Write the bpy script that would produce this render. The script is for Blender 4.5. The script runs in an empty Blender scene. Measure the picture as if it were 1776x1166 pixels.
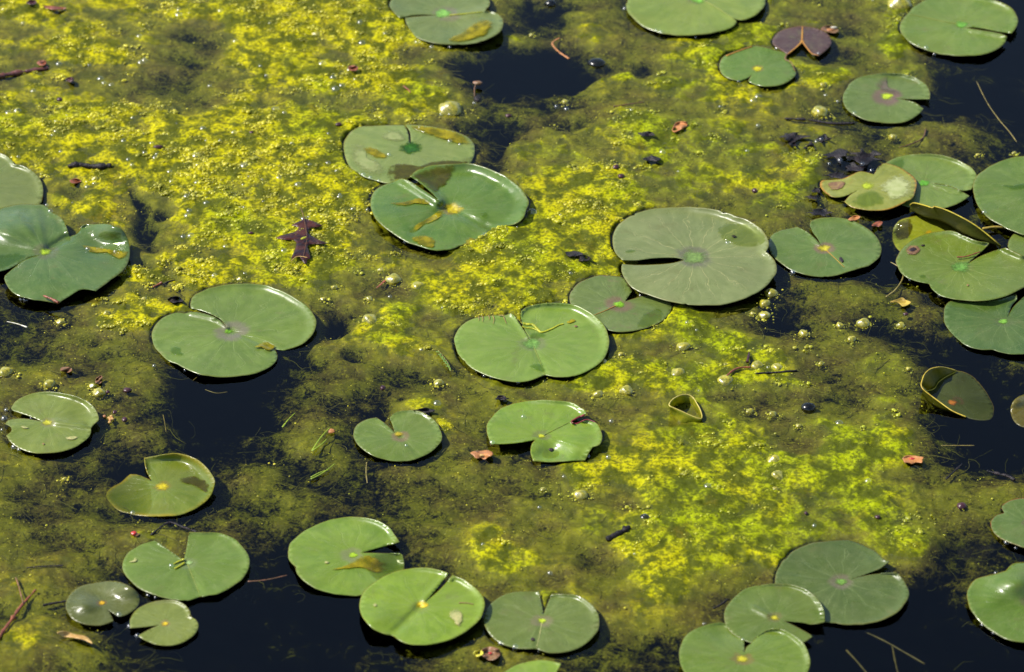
import bpy, bmesh, math, random
import numpy as np
from mathutils import Vector
from mathutils.geometry import delaunay_2d_cdt

random.seed(7)
RNG = np.random.default_rng(11)
SC = bpy.context.scene
COL = SC.collection

# ------------------------------------------------------------------ camera, sky, sun, exposure
CAM_D = 4.5
CAM_EL = math.radians(35.0)
FOCAL, SENSOR = 135.0, 36.0
cam_data = bpy.data.cameras.new('camera')
cam_data.lens = FOCAL
cam_data.sensor_width = SENSOR
cam_data.clip_start = 0.05
cam_data.clip_end = 2000.0
cam_data.dof.use_dof = True
cam_data.dof.focus_distance = 4.47
cam_data.dof.aperture_fstop = 6.5
cam = bpy.data.objects.new('camera', cam_data)
COL.objects.link(cam)
CAM_LOC = np.array([0.0, -CAM_D * math.cos(CAM_EL), CAM_D * math.sin(CAM_EL)])
cam.location = CAM_LOC
cam.rotation_euler = (math.pi / 2 - CAM_EL, 0, 0)
SC.camera = cam

SUN_AZ, SUN_EL = math.radians(-88.0), math.radians(50.0)    # azimuth clockwise from +Y (away from the camera)
SUN_VEC = Vector((math.sin(SUN_AZ) * math.cos(SUN_EL), math.cos(SUN_AZ) * math.cos(SUN_EL), math.sin(SUN_EL)))
world = bpy.data.worlds.new('World')
SC.world = world
world.use_nodes = True
wn = world.node_tree.nodes
wl = world.node_tree.links
sky = wn.new('ShaderNodeTexSky')
sky.sky_type = 'NISHITA'
sky.sun_disc = False
sky.sun_elevation = SUN_EL
sky.sun_rotation = SUN_AZ
wl.new(sky.outputs[0], wn['Background'].inputs[0])
wn['Background'].inputs[1].default_value = 0.135
sun_data = bpy.data.lights.new('sun', 'SUN')
sun_data.energy = 5.0
sun_data.angle = math.radians(0.5)
sun_data.color = (1.0, 0.955, 0.88)
sun = bpy.data.objects.new('sun', sun_data)
COL.objects.link(sun)
sun.rotation_euler = (-SUN_VEC).to_track_quat('-Z', 'Y').to_euler()
SC.view_settings.view_transform = 'Standard'
SC.view_settings.look = 'None'
SC.view_settings.exposure = 0.5
SC.view_settings.gamma = 1.0
SC.view_settings.use_curve_mapping = False
SC.cycles.max_bounces = 10
SC.cycles.transparent_max_bounces = 16
SC.cycles.caustics_reflective = False
SC.cycles.caustics_refractive = False

# ------------------------------------------------------------------ picture <-> pond plane
F_ = np.array([0.0, math.cos(CAM_EL), -math.sin(CAM_EL)])
U_ = np.array([0.0, math.sin(CAM_EL), math.cos(CAM_EL)])
K = SENSOR / FOCAL / 1776.0

def unproj(p, z):
    """photo pixels (n,2) + heights (n,) -> points of the pond (n,3)"""
    p = np.atleast_2d(np.asarray(p, float))
    z = np.broadcast_to(np.asarray(z, float), (len(p),))
    xs = (p[:, 0] - 888.0) * K
    ys = -(p[:, 1] - 583.0) * K
    d = F_[None, :] + ys[:, None] * U_[None, :]
    d = d + np.stack([xs, 0 * xs, 0 * xs], 1)
    t = (z - CAM_LOC[2]) / d[:, 2]
    return CAM_LOC[None, :] + d * t[:, None]

def proj(x, y, z=0.0):
    v = np.stack([x - CAM_LOC[0], y - CAM_LOC[1], np.broadcast_to(z, x.shape) - CAM_LOC[2]], -1)
    dd = v @ F_
    return 888.0 + v[..., 0] / dd / K, 583.0 - (v @ U_) / dd / K

def pt(px, py, z=0.0):
    return Vector(unproj([[px, py]], z)[0])

def mm_per_px(py):
    q = unproj([[888, py], [889, py]], 0.0)
    return float(q[1, 0] - q[0, 0])

# ------------------------------------------------------------------ numpy noise
def vnoise(x, y, seed):
    r = np.random.default_rng(seed)
    T = r.random((256, 256))
    xi, yi = np.floor(x).astype(int), np.floor(y).astype(int)
    fx, fy = x - xi, y - yi
    fx = fx * fx * fx * (fx * (fx * 6 - 15) + 10)
    fy = fy * fy * fy * (fy * (fy * 6 - 15) + 10)
    a = T[xi & 255, yi & 255]; b = T[(xi + 1) & 255, yi & 255]
    c = T[xi & 255, (yi + 1) & 255]; d = T[(xi + 1) & 255, (yi + 1) & 255]
    return (a * (1 - fx) + b * fx) * (1 - fy) + (c * (1 - fx) + d * fx) * fy * 1.0

def fbm(x, y, size, octv, seed, gain=0.5):
    """fractal noise in about -1..1; size = largest feature in metres"""
    s, amp, tot = 0.0, 1.0, 0.0
    ca, sa = math.cos(0.6), math.sin(0.6)
    u, v = x / size + 31.7, y / size + 17.3
    for k in range(octv):
        s = s + amp * (vnoise(u, v, seed + k) * 2 - 1)
        tot += amp
        amp *= gain
        u, v = (u * ca - v * sa) * 2.03 + 5.1, (u * sa + v * ca) * 2.03 + 9.7
    return s / tot * 1.6

def sstep(a, b, x):
    t = np.clip((x - a) / (b - a), 0, 1)
    return t * t * (3 - 2 * t)

# ------------------------------------------------------------------ materials
def new_mat(name):
    m = bpy.data.materials.new(name)
    m.use_nodes = True
    nt = m.node_tree
    b = nt.nodes['Principled BSDF']
    return m, nt, b

class NT:
    """small helper for node graphs"""
    def __init__(s, nt): s.nt = nt
    def n(s, t, **kw):
        nd = s.nt.nodes.new(t)
        for k, v in kw.items(): setattr(nd, k, v)
        return nd
    def l(s, a, b): s.nt.links.new(a, b)
    def val(s, sock, v):
        if hasattr(v, 'is_output'): s.l(v, sock)
        else: sock.default_value = v
    def math(s, op, a, b=0.0, c=0.0, clamp=False):
        nd = s.n('ShaderNodeMath', operation=op, use_clamp=clamp)
        s.val(nd.inputs[0], a); s.val(nd.inputs[1], b); s.val(nd.inputs[2], c)
        return nd.outputs[0]
    def rng(s, v, a, b, c=0.0, d=1.0, smooth=True):
        nd = s.n('ShaderNodeMapRange', interpolation_type='SMOOTHSTEP' if smooth else 'LINEAR')
        s.val(nd.inputs[0], v); s.val(nd.inputs[1], a); s.val(nd.inputs[2], b)
        s.val(nd.inputs[3], c); s.val(nd.inputs[4], d)
        return nd.outputs[0]
    def noise(s, vec, scale, detail=3.0, rough=0.55, dist=0.0):
        nd = s.n('ShaderNodeTexNoise')
        if vec is not None: s.l(vec, nd.inputs['Vector'])
        nd.inputs['Scale'].default_value = scale
        nd.inputs['Detail'].default_value = detail
        nd.inputs['Roughness'].default_value = rough
        nd.inputs['Distortion'].default_value = dist
        return nd.outputs[0]
    def mix(s, f, a, b, blend='MIX'):
        nd = s.n('ShaderNodeMix', data_type='RGBA', blend_type=blend)
        s.val(nd.inputs[0], f)
        s.val(nd.inputs[6], a if hasattr(a, 'is_output') else (*a, 1.0))
        s.val(nd.inputs[7], b if hasattr(b, 'is_output') else (*b, 1.0))
        return nd.outputs[2]
    def pos(s):
        return s.n('ShaderNodeNewGeometry').outputs['Position']
    def bump(s, h, strength, dist, bsdf):
        nd = s.n('ShaderNodeBump')
        nd.inputs['Strength'].default_value = strength
        nd.inputs['Distance'].default_value = dist
        s.l(h, nd.inputs['Height'])
        s.l(nd.outputs[0], bsdf.inputs['Normal'])

def leaf_material(name, c1, c2, vein=(0.20, 0.25, 0.07), vein_amt=0.34, rough=0.36, halo=(0.11, 0.07, 0.05), halo_amt=0.5,
                  halo_r=0.2, edge=(0.17, 0.15, 0.03), edge_amt=0.35, blot=(0.12, 0.12, 0.03), blot_amt=0.22, transl=0.10, nv=13,
                  seed=0.0, edge_w=0.035):
    m, nt, b = new_mat(name)
    g = NT(nt)
    uv = g.n('ShaderNodeUVMap', uv_map='UVMap').outputs[0]
    sep = g.n('ShaderNodeSeparateXYZ')
    g.l(uv, sep.inputs[0])
    th, r = sep.outputs[0], sep.outputs[1]
    pos0 = g.pos()
    off = g.n('ShaderNodeVectorMath', operation='ADD')
    g.l(pos0, off.inputs[0]); off.inputs[1].default_value = (seed, seed * 0.7, 0)
    pos = off.outputs[0]
    n1 = g.noise(pos, 22.0, 4.0, 0.6)
    n2 = g.noise(pos, 140.0, 3.0, 0.6)
    n3 = g.noise(pos, 600.0, 2.0, 0.5)
    col = g.mix(g.rng(n1, 0.34, 0.68), c1, c2)
    # fan streaks running out from the stalk
    comb = g.n('ShaderNodeCombineXYZ')
    g.l(g.math('MULTIPLY', th, 16.0), comb.inputs[0]); g.l(g.math('MULTIPLY', r, 1.6), comb.inputs[1])
    comb.inputs[2].default_value = seed
    st = g.noise(comb.outputs[0], 2.2, 3.0, 0.6)
    col = g.mix(g.rng(st, 0.38, 0.7, 0.0, 0.35), col, tuple(min(1, c * 1.35 + 0.012) for c in c2))
    # forking veins
    wob = g.math('MULTIPLY_ADD', g.noise(pos, 30.0, 2.0, 0.5), 3.6, -1.8)
    wob = g.math('ADD', wob, g.math('MULTIPLY_ADD', n2, 0.7, -0.35))
    wob = g.math('MULTIPLY', wob, g.rng(r, 0.1, 0.6, 0.25, 1.0))
    a1 = g.math('ADD', g.math('MULTIPLY', th, nv * math.pi), wob)
    w1 = g.math('ABSOLUTE', g.math('SINE', a1))
    a2 = g.math('ADD', g.math('MULTIPLY', th, 2 * nv * math.pi), g.math('MULTIPLY_ADD', wob, 2.0, 0.6))
    w2 = g.math('ABSOLUTE', g.math('SINE', a2))
    wid = g.math('DIVIDE', 0.045, g.math('ADD', r, 0.10))
    v1 = g.rng(g.math('DIVIDE', w1, wid), 0.2, 1.6, 1.0, 0.0)
    v2 = g.rng(g.math('DIVIDE', w2, wid), 0.2, 2.0, 0.75, 0.0)
    v2 = g.math('MULTIPLY', v2, g.rng(r, 0.45, 0.6))
    vv = g.math('MAXIMUM', v1, v2)
    vv = g.math('MULTIPLY', vv, g.rng(r, 0.72, 0.93, 1.0, 0.15))
    vv = g.math('MULTIPLY', vv, g.rng(n2, 0.35, 0.6, 0.35, 1.0))
    col = g.mix(g.math('MULTIPLY', vv, vein_amt), col, vein)
    # browner old patches
    col = g.mix(g.math('MULTIPLY', g.rng(g.noise(pos, 38.0, 5.0, 0.7), 0.56, 0.74), blot_amt * 2.4), col, blot)
    # ring round the stalk
    hn = g.math('ADD', r, g.math('MULTIPLY_ADD', n2, 0.14, -0.07))
    ring = g.math('MULTIPLY', g.rng(hn, 0.02, halo_r * 0.5), g.rng(hn, halo_r * 0.6, halo_r, 1.0, 0.0))
    col = g.mix(g.math('MULTIPLY', ring, halo_amt), col, halo)
    # drying edge
    ed = g.rng(g.math('ADD', r, g.math('MULTIPLY_ADD', n1, 0.06, -0.03)), 1.0 - edge_w, 1.0)
    col = g.mix(g.math('MULTIPLY', g.math('MULTIPLY', ed, g.rng(n1, 0.35, 0.6, 0.3, 1.0)), edge_amt), col, edge)
    # dust, mealy patches and old snail tracks
    dust = g.math('MULTIPLY', g.rng(g.noise(pos, 75.0, 5.0, 0.7), 0.46, 0.66), g.rng(n3, 0.40, 0.62))
    col = g.mix(g.math('MULTIPLY', dust, 0.20), col, (0.22, 0.24, 0.10))
    col = g.mix(g.rng(g.noise(pos, 11.0, 3.0, 0.55), 0.40, 0.66, 0.0, 0.30), col, tuple(x * 0.62 for x in c1))
    # specks
    sp = g.rng(n3, 0.70, 0.76)
    col = g.mix(g.math('MULTIPLY', sp, 0.35), col, (0.26, 0.25, 0.10))
    g.l(col, b.inputs['Base Color'])
    g.l(g.math('ADD', g.math('ADD', g.rng(n2, 0.3, 0.7, -0.05, 0.07), g.rng(g.noise(pos, 28.0, 4.0, 0.65), 0.35, 0.65, -0.10, 0.08)), rough), b.inputs['Roughness'])
    b.inputs['Specular IOR Level'].default_value = 0.6
    h = g.math('ADD', g.math('MULTIPLY', n2, 0.5), g.math('MULTIPLY', vv, -0.9))
    h = g.math('ADD', h, g.math('MULTIPLY', n3, 0.15))
    g.bump(h, 0.30, 0.0009, b)
    tr = g.n('ShaderNodeBsdfTranslucent')
    g.l(g.mix(0.5, col, (0.22, 0.24, 0.01)), tr.inputs[0])
    mx = g.n('ShaderNodeMixShader')
    mx.inputs[0].default_value = transl
    g.l(b.outputs[0], mx.inputs[1]); g.l(tr.outputs[0], mx.inputs[2])
    g.l(mx.outputs[0], nt.nodes['Material Output'].inputs[0])
    return m

def simple_material(name, c1, c2, rough=0.45, scale=120.0, spec=0.5, bump=0.3, bdist=0.001, lo=0.35, hi=0.65, transl=0.0, coat=0.0):
    m, nt, b = new_mat(name)
    g = NT(nt)
    pos = g.pos()
    n1 = g.noise(pos, scale, 4.0, 0.6)
    col = g.mix(g.rng(n1, lo, hi), c1, c2)
    g.l(col, b.inputs['Base Color'])
    b.inputs['Roughness'].default_value = rough
    b.inputs['Specular IOR Level'].default_value = spec
    b.inputs['Coat Weight'].default_value = coat
    b.inputs['Coat Roughness'].default_value = 0.08
    g.bump(g.noise(pos, scale * 3.0, 3.0, 0.6), bump, bdist, b)
    if transl > 0:
        tr = g.n('ShaderNodeBsdfTranslucent')
        g.l(col, tr.inputs[0])
        mx = g.n('ShaderNodeMixShader')
        mx.inputs[0].default_value = transl
        g.l(b.outputs[0], mx.inputs[1]); g.l(tr.outputs[0], mx.inputs[2])
        g.l(mx.outputs[0], nt.nodes['Material Output'].inputs[0])
    return m

YEL, LIME, OLV, BRN = (0.43, 0.385, 0.001), (0.27, 0.315, 0.001), (0.042, 0.052, 0.003), (0.13, 0.092, 0.006)

def algae_colour(g, pos, lev):
    n1 = g.noise(pos, 7.0, 4.0, 0.6, 0.4)
    n2 = g.noise(pos, 38.0, 4.0, 0.6, 0.3)
    n3 = g.noise(pos, 17.0, 4.0, 0.6)
    n4 = g.noise(pos, 220.0, 3.0, 0.6)
    sp = g.n('ShaderNodeSeparateXYZ'); g.l(pos, sp.inputs[0])
    hue = g.math('ADD', n1, g.math('MULTIPLY', sp.outputs[0], 0.22))
    col = g.mix(g.rng(hue, 0.38, 0.66), YEL, LIME)
    col = g.mix(g.rng(n2, 0.385, 0.585, 0.0, 0.92), col, OLV)
    col = g.mix(g.rng(n3, 0.57, 0.74, 0.0, 0.6), col, BRN)
    col = g.mix(g.rng(n4, 0.40, 0.62, 0.0, 0.75), col, OLV)
    deep = g.mix(g.rng(n3, 0.4, 0.62), (0.128, 0.132, 0.007), (0.085, 0.070, 0.012))
    deep = g.mix(g.rng(n4, 0.5, 0.72, 0.0, 0.7), deep, (0.30, 0.28, 0.02))
    return g.mix(g.rng(g.math('ADD', lev, g.math('MULTIPLY_ADD', n2, 3.0, -1.5)), 4.4, 7.2), deep, col)

def make_algae_materials():
    m, nt, b = new_mat('algae_mat')
    g = NT(nt)
    pos = g.pos()
    at = g.n('ShaderNodeAttribute', attribute_name='lev').outputs['Fac']
    g.l(algae_colour(g, pos, at), b.inputs['Base Color'])
    b.inputs['Roughness'].default_value = 0.6
    b.inputs['Specular IOR Level'].default_value = 0.05
    g.bump(g.noise(pos, 320.0, 4.0, 0.65), 0.55, 0.0016, b)
    # wet skin over little swellings
    vo = g.n('ShaderNodeTexVoronoi'); vo.inputs['Scale'].default_value = 190.0; g.l(pos, vo.inputs['Vector'])
    bc = g.n('ShaderNodeBump'); bc.inputs['Strength'].default_value = 0.9; bc.inputs['Distance'].default_value = 0.002
    g.l(g.math('ADD', g.math('MULTIPLY', vo.outputs[0], -1.0), g.noise(pos, 420.0, 3.0, 0.6)), bc.inputs['Height'])
    g.l(bc.outputs[0], b.inputs['Coat Normal'])
    b.inputs['Coat Weight'].default_value = 0.12
    b.inputs['Coat Roughness'].default_value = 0.30
    b.inputs['Coat IOR'].default_value = 1.4
    # the growth thins out into loose flocs before it ends
    fl = g.math('ADD', g.math('MULTIPLY_ADD', g.noise(pos, 330.0, 4.0, 0.72), 8.0, -4.0), g.math('MULTIPLY_ADD', g.noise(pos, 70.0, 5.0, 0.68, 0.6), 10.0, -5.0))
    al = g.rng(g.math('ADD', at, fl), 1.9, 4.6)
    tp = g.n('ShaderNodeBsdfTransparent')
    mx = g.n('ShaderNodeMixShader')
    g.l(al, mx.inputs[0]); g.l(tp.outputs[0], mx.inputs[1]); g.l(b.outputs[0], mx.inputs[2])
    g.l(mx.outputs[0], nt.nodes['Material Output'].inputs[0])
    m2, nt2, b2 = new_mat('algae_froth')
    g = NT(nt2)
    pos = g.pos()
    oi = g.n('ShaderNodeObjectInfo').outputs['Random']
    o2 = g.math('FRACT', g.math('MULTIPLY', oi, 17.3))
    sp = g.n('ShaderNodeSeparateXYZ'); g.l(pos, sp.inputs[0])
    hue = g.math('ADD', g.noise(pos, 7.0, 4.0, 0.6, 0.4), g.math('MULTIPLY', sp.outputs[0], 0.22))
    col = g.mix(g.rng(hue, 0.38, 0.66), (0.52, 0.46, 0.006), (0.36, 0.40, 0.006))
    col = g.mix(g.rng(oi, 0.0, 1.0, 0.0, 0.5, False), col, (0.55, 0.50, 0.008))
    col = g.mix(g.rng(o2, 0.45, 1.0, 0.0, 0.75), col, (0.16, 0.165, 0.006))
    col = g.mix(g.rng(g.noise(pos, 38.0, 4.0, 0.6, 0.3), 0.42, 0.62, 0.0, 0.6), col, (0.12, 0.13, 0.005))
    g.l(col, b2.inputs['Base Color'])
    g.l(g.rng(g.math('FRACT', g.math('MULTIPLY', oi, 7.7)), 0.2, 0.8, 0.40, 0.24), b2.inputs['Roughness'])
    b2.inputs['Specular IOR Level'].default_value = 0.6
    b2.inputs['IOR'].default_value = 1.55
    tr = g.n('ShaderNodeBsdfTransparent')
    tr.inputs[0].default_value = (0.93, 0.92, 0.55, 1)
    lw = g.n('ShaderNodeLayerWeight'); lw.inputs[0].default_value = 0.35
    mx = g.n('ShaderNodeMixShader')
    g.l(g.rng(g.math('ADD', g.math('MULTIPLY', o2, 0.45), g.math('MULTIPLY', lw.outputs['Facing'], -0.5)), -0.25, 0.4, 0.0, 0.75), mx.inputs[0])
    g.l(b2.outputs[0], mx.inputs[1]); g.l(tr.outputs[0], mx.inputs[2])
    g.l(mx.outputs[0], nt2.nodes['Material Output'].inputs[0])
    return m, m2

MAT_ALGAE, MAT_FROTH = make_algae_materials()

def clear_film(name, tint, rough=0.04, refl=1.33, dark=0.0, glaze=(0, 0, 0), glaze_amt=0.0, scale=120.0):
    """thin wet skin: fresnel gloss over a tinted see-through layer"""
    m, nt, b = new_mat(name)
    g = NT(nt)
    nt.nodes.remove(b)
    tp = g.n('ShaderNodeBsdfTransparent'); tp.inputs[0].default_value = (*tint, 1)
    gl = g.n('ShaderNodeBsdfGlossy'); gl.inputs['Roughness'].default_value = rough
    fr = g.n('ShaderNodeFresnel'); fr.inputs[0].default_value = refl
    base = tp.outputs[0]
    if glaze_amt > 0:
        pos = g.pos()
        df = g.n('ShaderNodeBsdfDiffuse')
        g.l(g.mix(g.rng(g.noise(pos, scale * 2, 3), 0.35, 0.65), glaze, tuple(c * 0.55 for c in glaze)), df.inputs[0])
        m1 = g.n('ShaderNodeMixShader')
        g.l(g.rng(g.noise(pos, scale, 4.0, 0.65), 0.35, 0.62, glaze_amt * 0.3, min(1.0, glaze_amt * 1.4)), m1.inputs[0])
        g.l(tp.outputs[0], m1.inputs[1]); g.l(df.outputs[0], m1.inputs[2])
        base = m1.outputs[0]
    bp = g.n('ShaderNodeBump'); bp.inputs['Strength'].default_value = 0.15; bp.inputs['Distance'].default_value = 0.001
    g.l(g.noise(g.pos(), 90.0, 2.0), bp.inputs['Height'])
    g.l(bp.outputs[0], gl.inputs['Normal'])
    mx = g.n('ShaderNodeMixShader')
    front = g.math('SUBTRACT', 1.0, g.n('ShaderNodeNewGeometry').outputs['Backfacing'])   # only the outer skin mirrors
    g.l(g.math('MULTIPLY', fr.outputs[0], front), mx.inputs[0]); g.l(base, mx.inputs[1]); g.l(gl.outputs[0], mx.inputs[2])
    g.l(mx.outputs[0], nt.nodes['Material Output'].inputs[0])
    return m

def make_water_material():
    m, nt, b = new_mat('pond_water')
    g = NT(nt)
    nt.nodes.remove(b)
    tp = g.n('ShaderNodeBsdfTransparent')
    gl = g.n('ShaderNodeBsdfGlossy'); gl.inputs['Roughness'].default_value = 0.015
    fr = g.n('ShaderNodeFresnel'); fr.inputs[0].default_value = 1.33
    pos = g.pos()
    bp = g.n('ShaderNodeBump'); bp.inputs['Strength'].default_value = 0.12; bp.inputs['Distance'].default_value = 0.004
    g.l(g.math('ADD', g.noise(pos, 9.0, 3.0), g.math('MULTIPLY', g.noise(pos, 70.0, 2.0), 0.06)), bp.inputs['Height'])
    g.l(bp.outputs[0], gl.inputs['Normal'])
    mx = g.n('ShaderNodeMixShader')
    g.l(fr.outputs[0], mx.inputs[0]); g.l(tp.outputs[0], mx.inputs[1]); g.l(gl.outputs[0], mx.inputs[2])
    out = nt.nodes['Material Output']
    g.l(mx.outputs[0], out.inputs['Surface'])
    va = g.n('ShaderNodeVolumeAbsorption')
    va.inputs['Color'].default_value = (0.50, 0.55, 0.22, 1)
    va.inputs['Density'].default_value = 58.0
    g.l(va.outputs[0], out.inputs['Volume'])
    return m

# ------------------------------------------------------------------ object helpers
WLOC = {}

def mesh_obj(name, verts, faces, mat, parent=None, smooth=True, uv=None, centre=True):
    """one mesh object from world-space vertices; its origin goes to its middle (top level) or stays its thing's base (part)"""
    V = np.array([tuple(v) for v in verts], float)
    if parent is not None: base = np.array(WLOC[parent.name])
    elif centre: base = np.array([V[:, 0].mean(), V[:, 1].mean(), V[:, 2].min()])
    else: base = np.zeros(3)
    me = bpy.data.meshes.new(name)
    me.from_pydata((V - base).tolist(), [], [tuple(int(i) for i in f) for f in faces])
    if mat is not None: me.materials.append(mat)
    if smooth: me.polygons.foreach_set('use_smooth', [True] * len(me.polygons))
    if uv is not None:
        lay = me.uv_layers.new(name='UVMap')
        li = np.zeros(len(me.loops), int)
        me.loops.foreach_get('vertex_index', li)
        lay.data.foreach_set('uv', np.asarray(uv, float)[li].ravel())
    me.update()
    o = bpy.data.objects.new(name, me)
    COL.objects.link(o)
    if parent is not None: o.parent = parent
    else: o.location = base
    WLOC[o.name] = base
    return o

def tag(o, label, cat, group=None, kind=None):
    if label: o['label'] = label
    if cat: o['category'] = cat
    if group: o['group'] = group
    if kind: o['kind'] = kind
    return o

def thing(name, loc, label, cat, group=None):
    o = bpy.data.objects.new(name, None)
    o.empty_display_size = 0.02
    o.location = loc
    COL.objects.link(o)
    WLOC[o.name] = np.array(loc, float)
    return tag(o, label, cat, group)

def crom(pts, step=4.0):
    """closed smooth outline through pts; an entry with a third member is a sharp corner"""
    P = [np.array(p[:2], float) for p in pts]
    C = [len(p) > 2 for p in pts]
    n = len(P)
    out = []
    for i in range(n):
        p0, p1, p2, p3 = P[i - 1], P[i], P[(i + 1) % n], P[(i + 2) % n]
        d = np.linalg.norm(p2 - p1)
        m1 = (p2 - p1) if C[i] else (p2 - p0) * d / max(1e-6, (np.linalg.norm(p1 - p0) + d)) 
        m2 = (p2 - p1) if C[(i + 1) % n] else (p3 - p1) * d / max(1e-6, (np.linalg.norm(p3 - p2) + d))
        k = max(2, int(round(d / step)))
        for j in range(k):
            t = j / k
            h = (2 * t**3 - 3 * t**2 + 1) * p1 + (t**3 - 2 * t**2 + t) * m1 + (-2 * t**3 + 3 * t**2) * p2 + (t**3 - t**2) * m2
            out.append(h)
    return np.array(out)

def sweep(path, radii, sides=6, flat=1.0):
    """tapered tube along path (n,3)"""
    path = np.asarray(path, float)
    n = len(path)
    radii = np.broadcast_to(np.asarray(radii, float), (n,))
    V, Fc = [], []
    for i in range(n):
        t = path[min(i + 1, n - 1)] - path[max(i - 1, 0)]
        t = t / max(1e-9, np.linalg.norm(t))
        a = np.cross(t, [0, 0, 1.0]); a = a / max(1e-9, np.linalg.norm(a))
        c = np.cross(a, t)
        for k in range(sides):
            ang = 2 * math.pi * k / sides
            V.append(path[i] + radii[i] * (math.cos(ang) * a + math.sin(ang) * c * flat))
    for i in range(n - 1):
        for k in range(sides):
            k2 = (k + 1) % sides
            Fc.append((i * sides + k, i * sides + k2, (i + 1) * sides + k2, (i + 1) * sides + k))
    Fc.append(tuple(range(sides))[::-1])
    Fc.append(tuple((n - 1) * sides + k for k in range(sides)))
    return V, Fc

def bez(points, n=14):
    P = [np.array(p, float) for p in points]
    out = []
    m = len(P)
    for i in range(m - 1):
        p0, p1, p2, p3 = P[max(i - 1, 0)], P[i], P[i + 1], P[min(i + 2, m - 1)]
        for j in range(n):
            t = j / n
            out.append(0.5 * ((2 * p1) + (p2 - p0) * t + (2 * p0 - 5 * p1 + 4 * p2 - p3) * t * t + (3 * p1 - p0 - 3 * p2 + p3) * t**3))
    out.append(P[-1])
    return np.array(out)

def in_poly(px, py, poly):
    inside = np.zeros(px.shape, bool)
    x0, y0 = poly[:, 0], poly[:, 1]
    x1, y1 = np.roll(x0, -1), np.roll(y0, -1)
    for a, b, c, d in zip(x0, y0, x1, y1):
        if b == d: continue
        cond = ((b > py) != (d > py)) & (px < (c - a) * (py - b) / (d - b) + a)
        inside ^= cond
    return inside

# ------------------------------------------------------------------ lily pads: outlines as they lie on the water
GREEN = ((0.090, 0.165, 0.040), (0.120, 0.205, 0.052))
GREY = ((0.095, 0.145, 0.052), (0.125, 0.175, 0.066))
FRESH = ((0.100, 0.200, 0.026), (0.145, 0.250, 0.036))
DEEP = ((0.050, 0.110, 0.042), (0.078, 0.145, 0.056))
c = 1
PADS = {}
PADLIST = []

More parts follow.
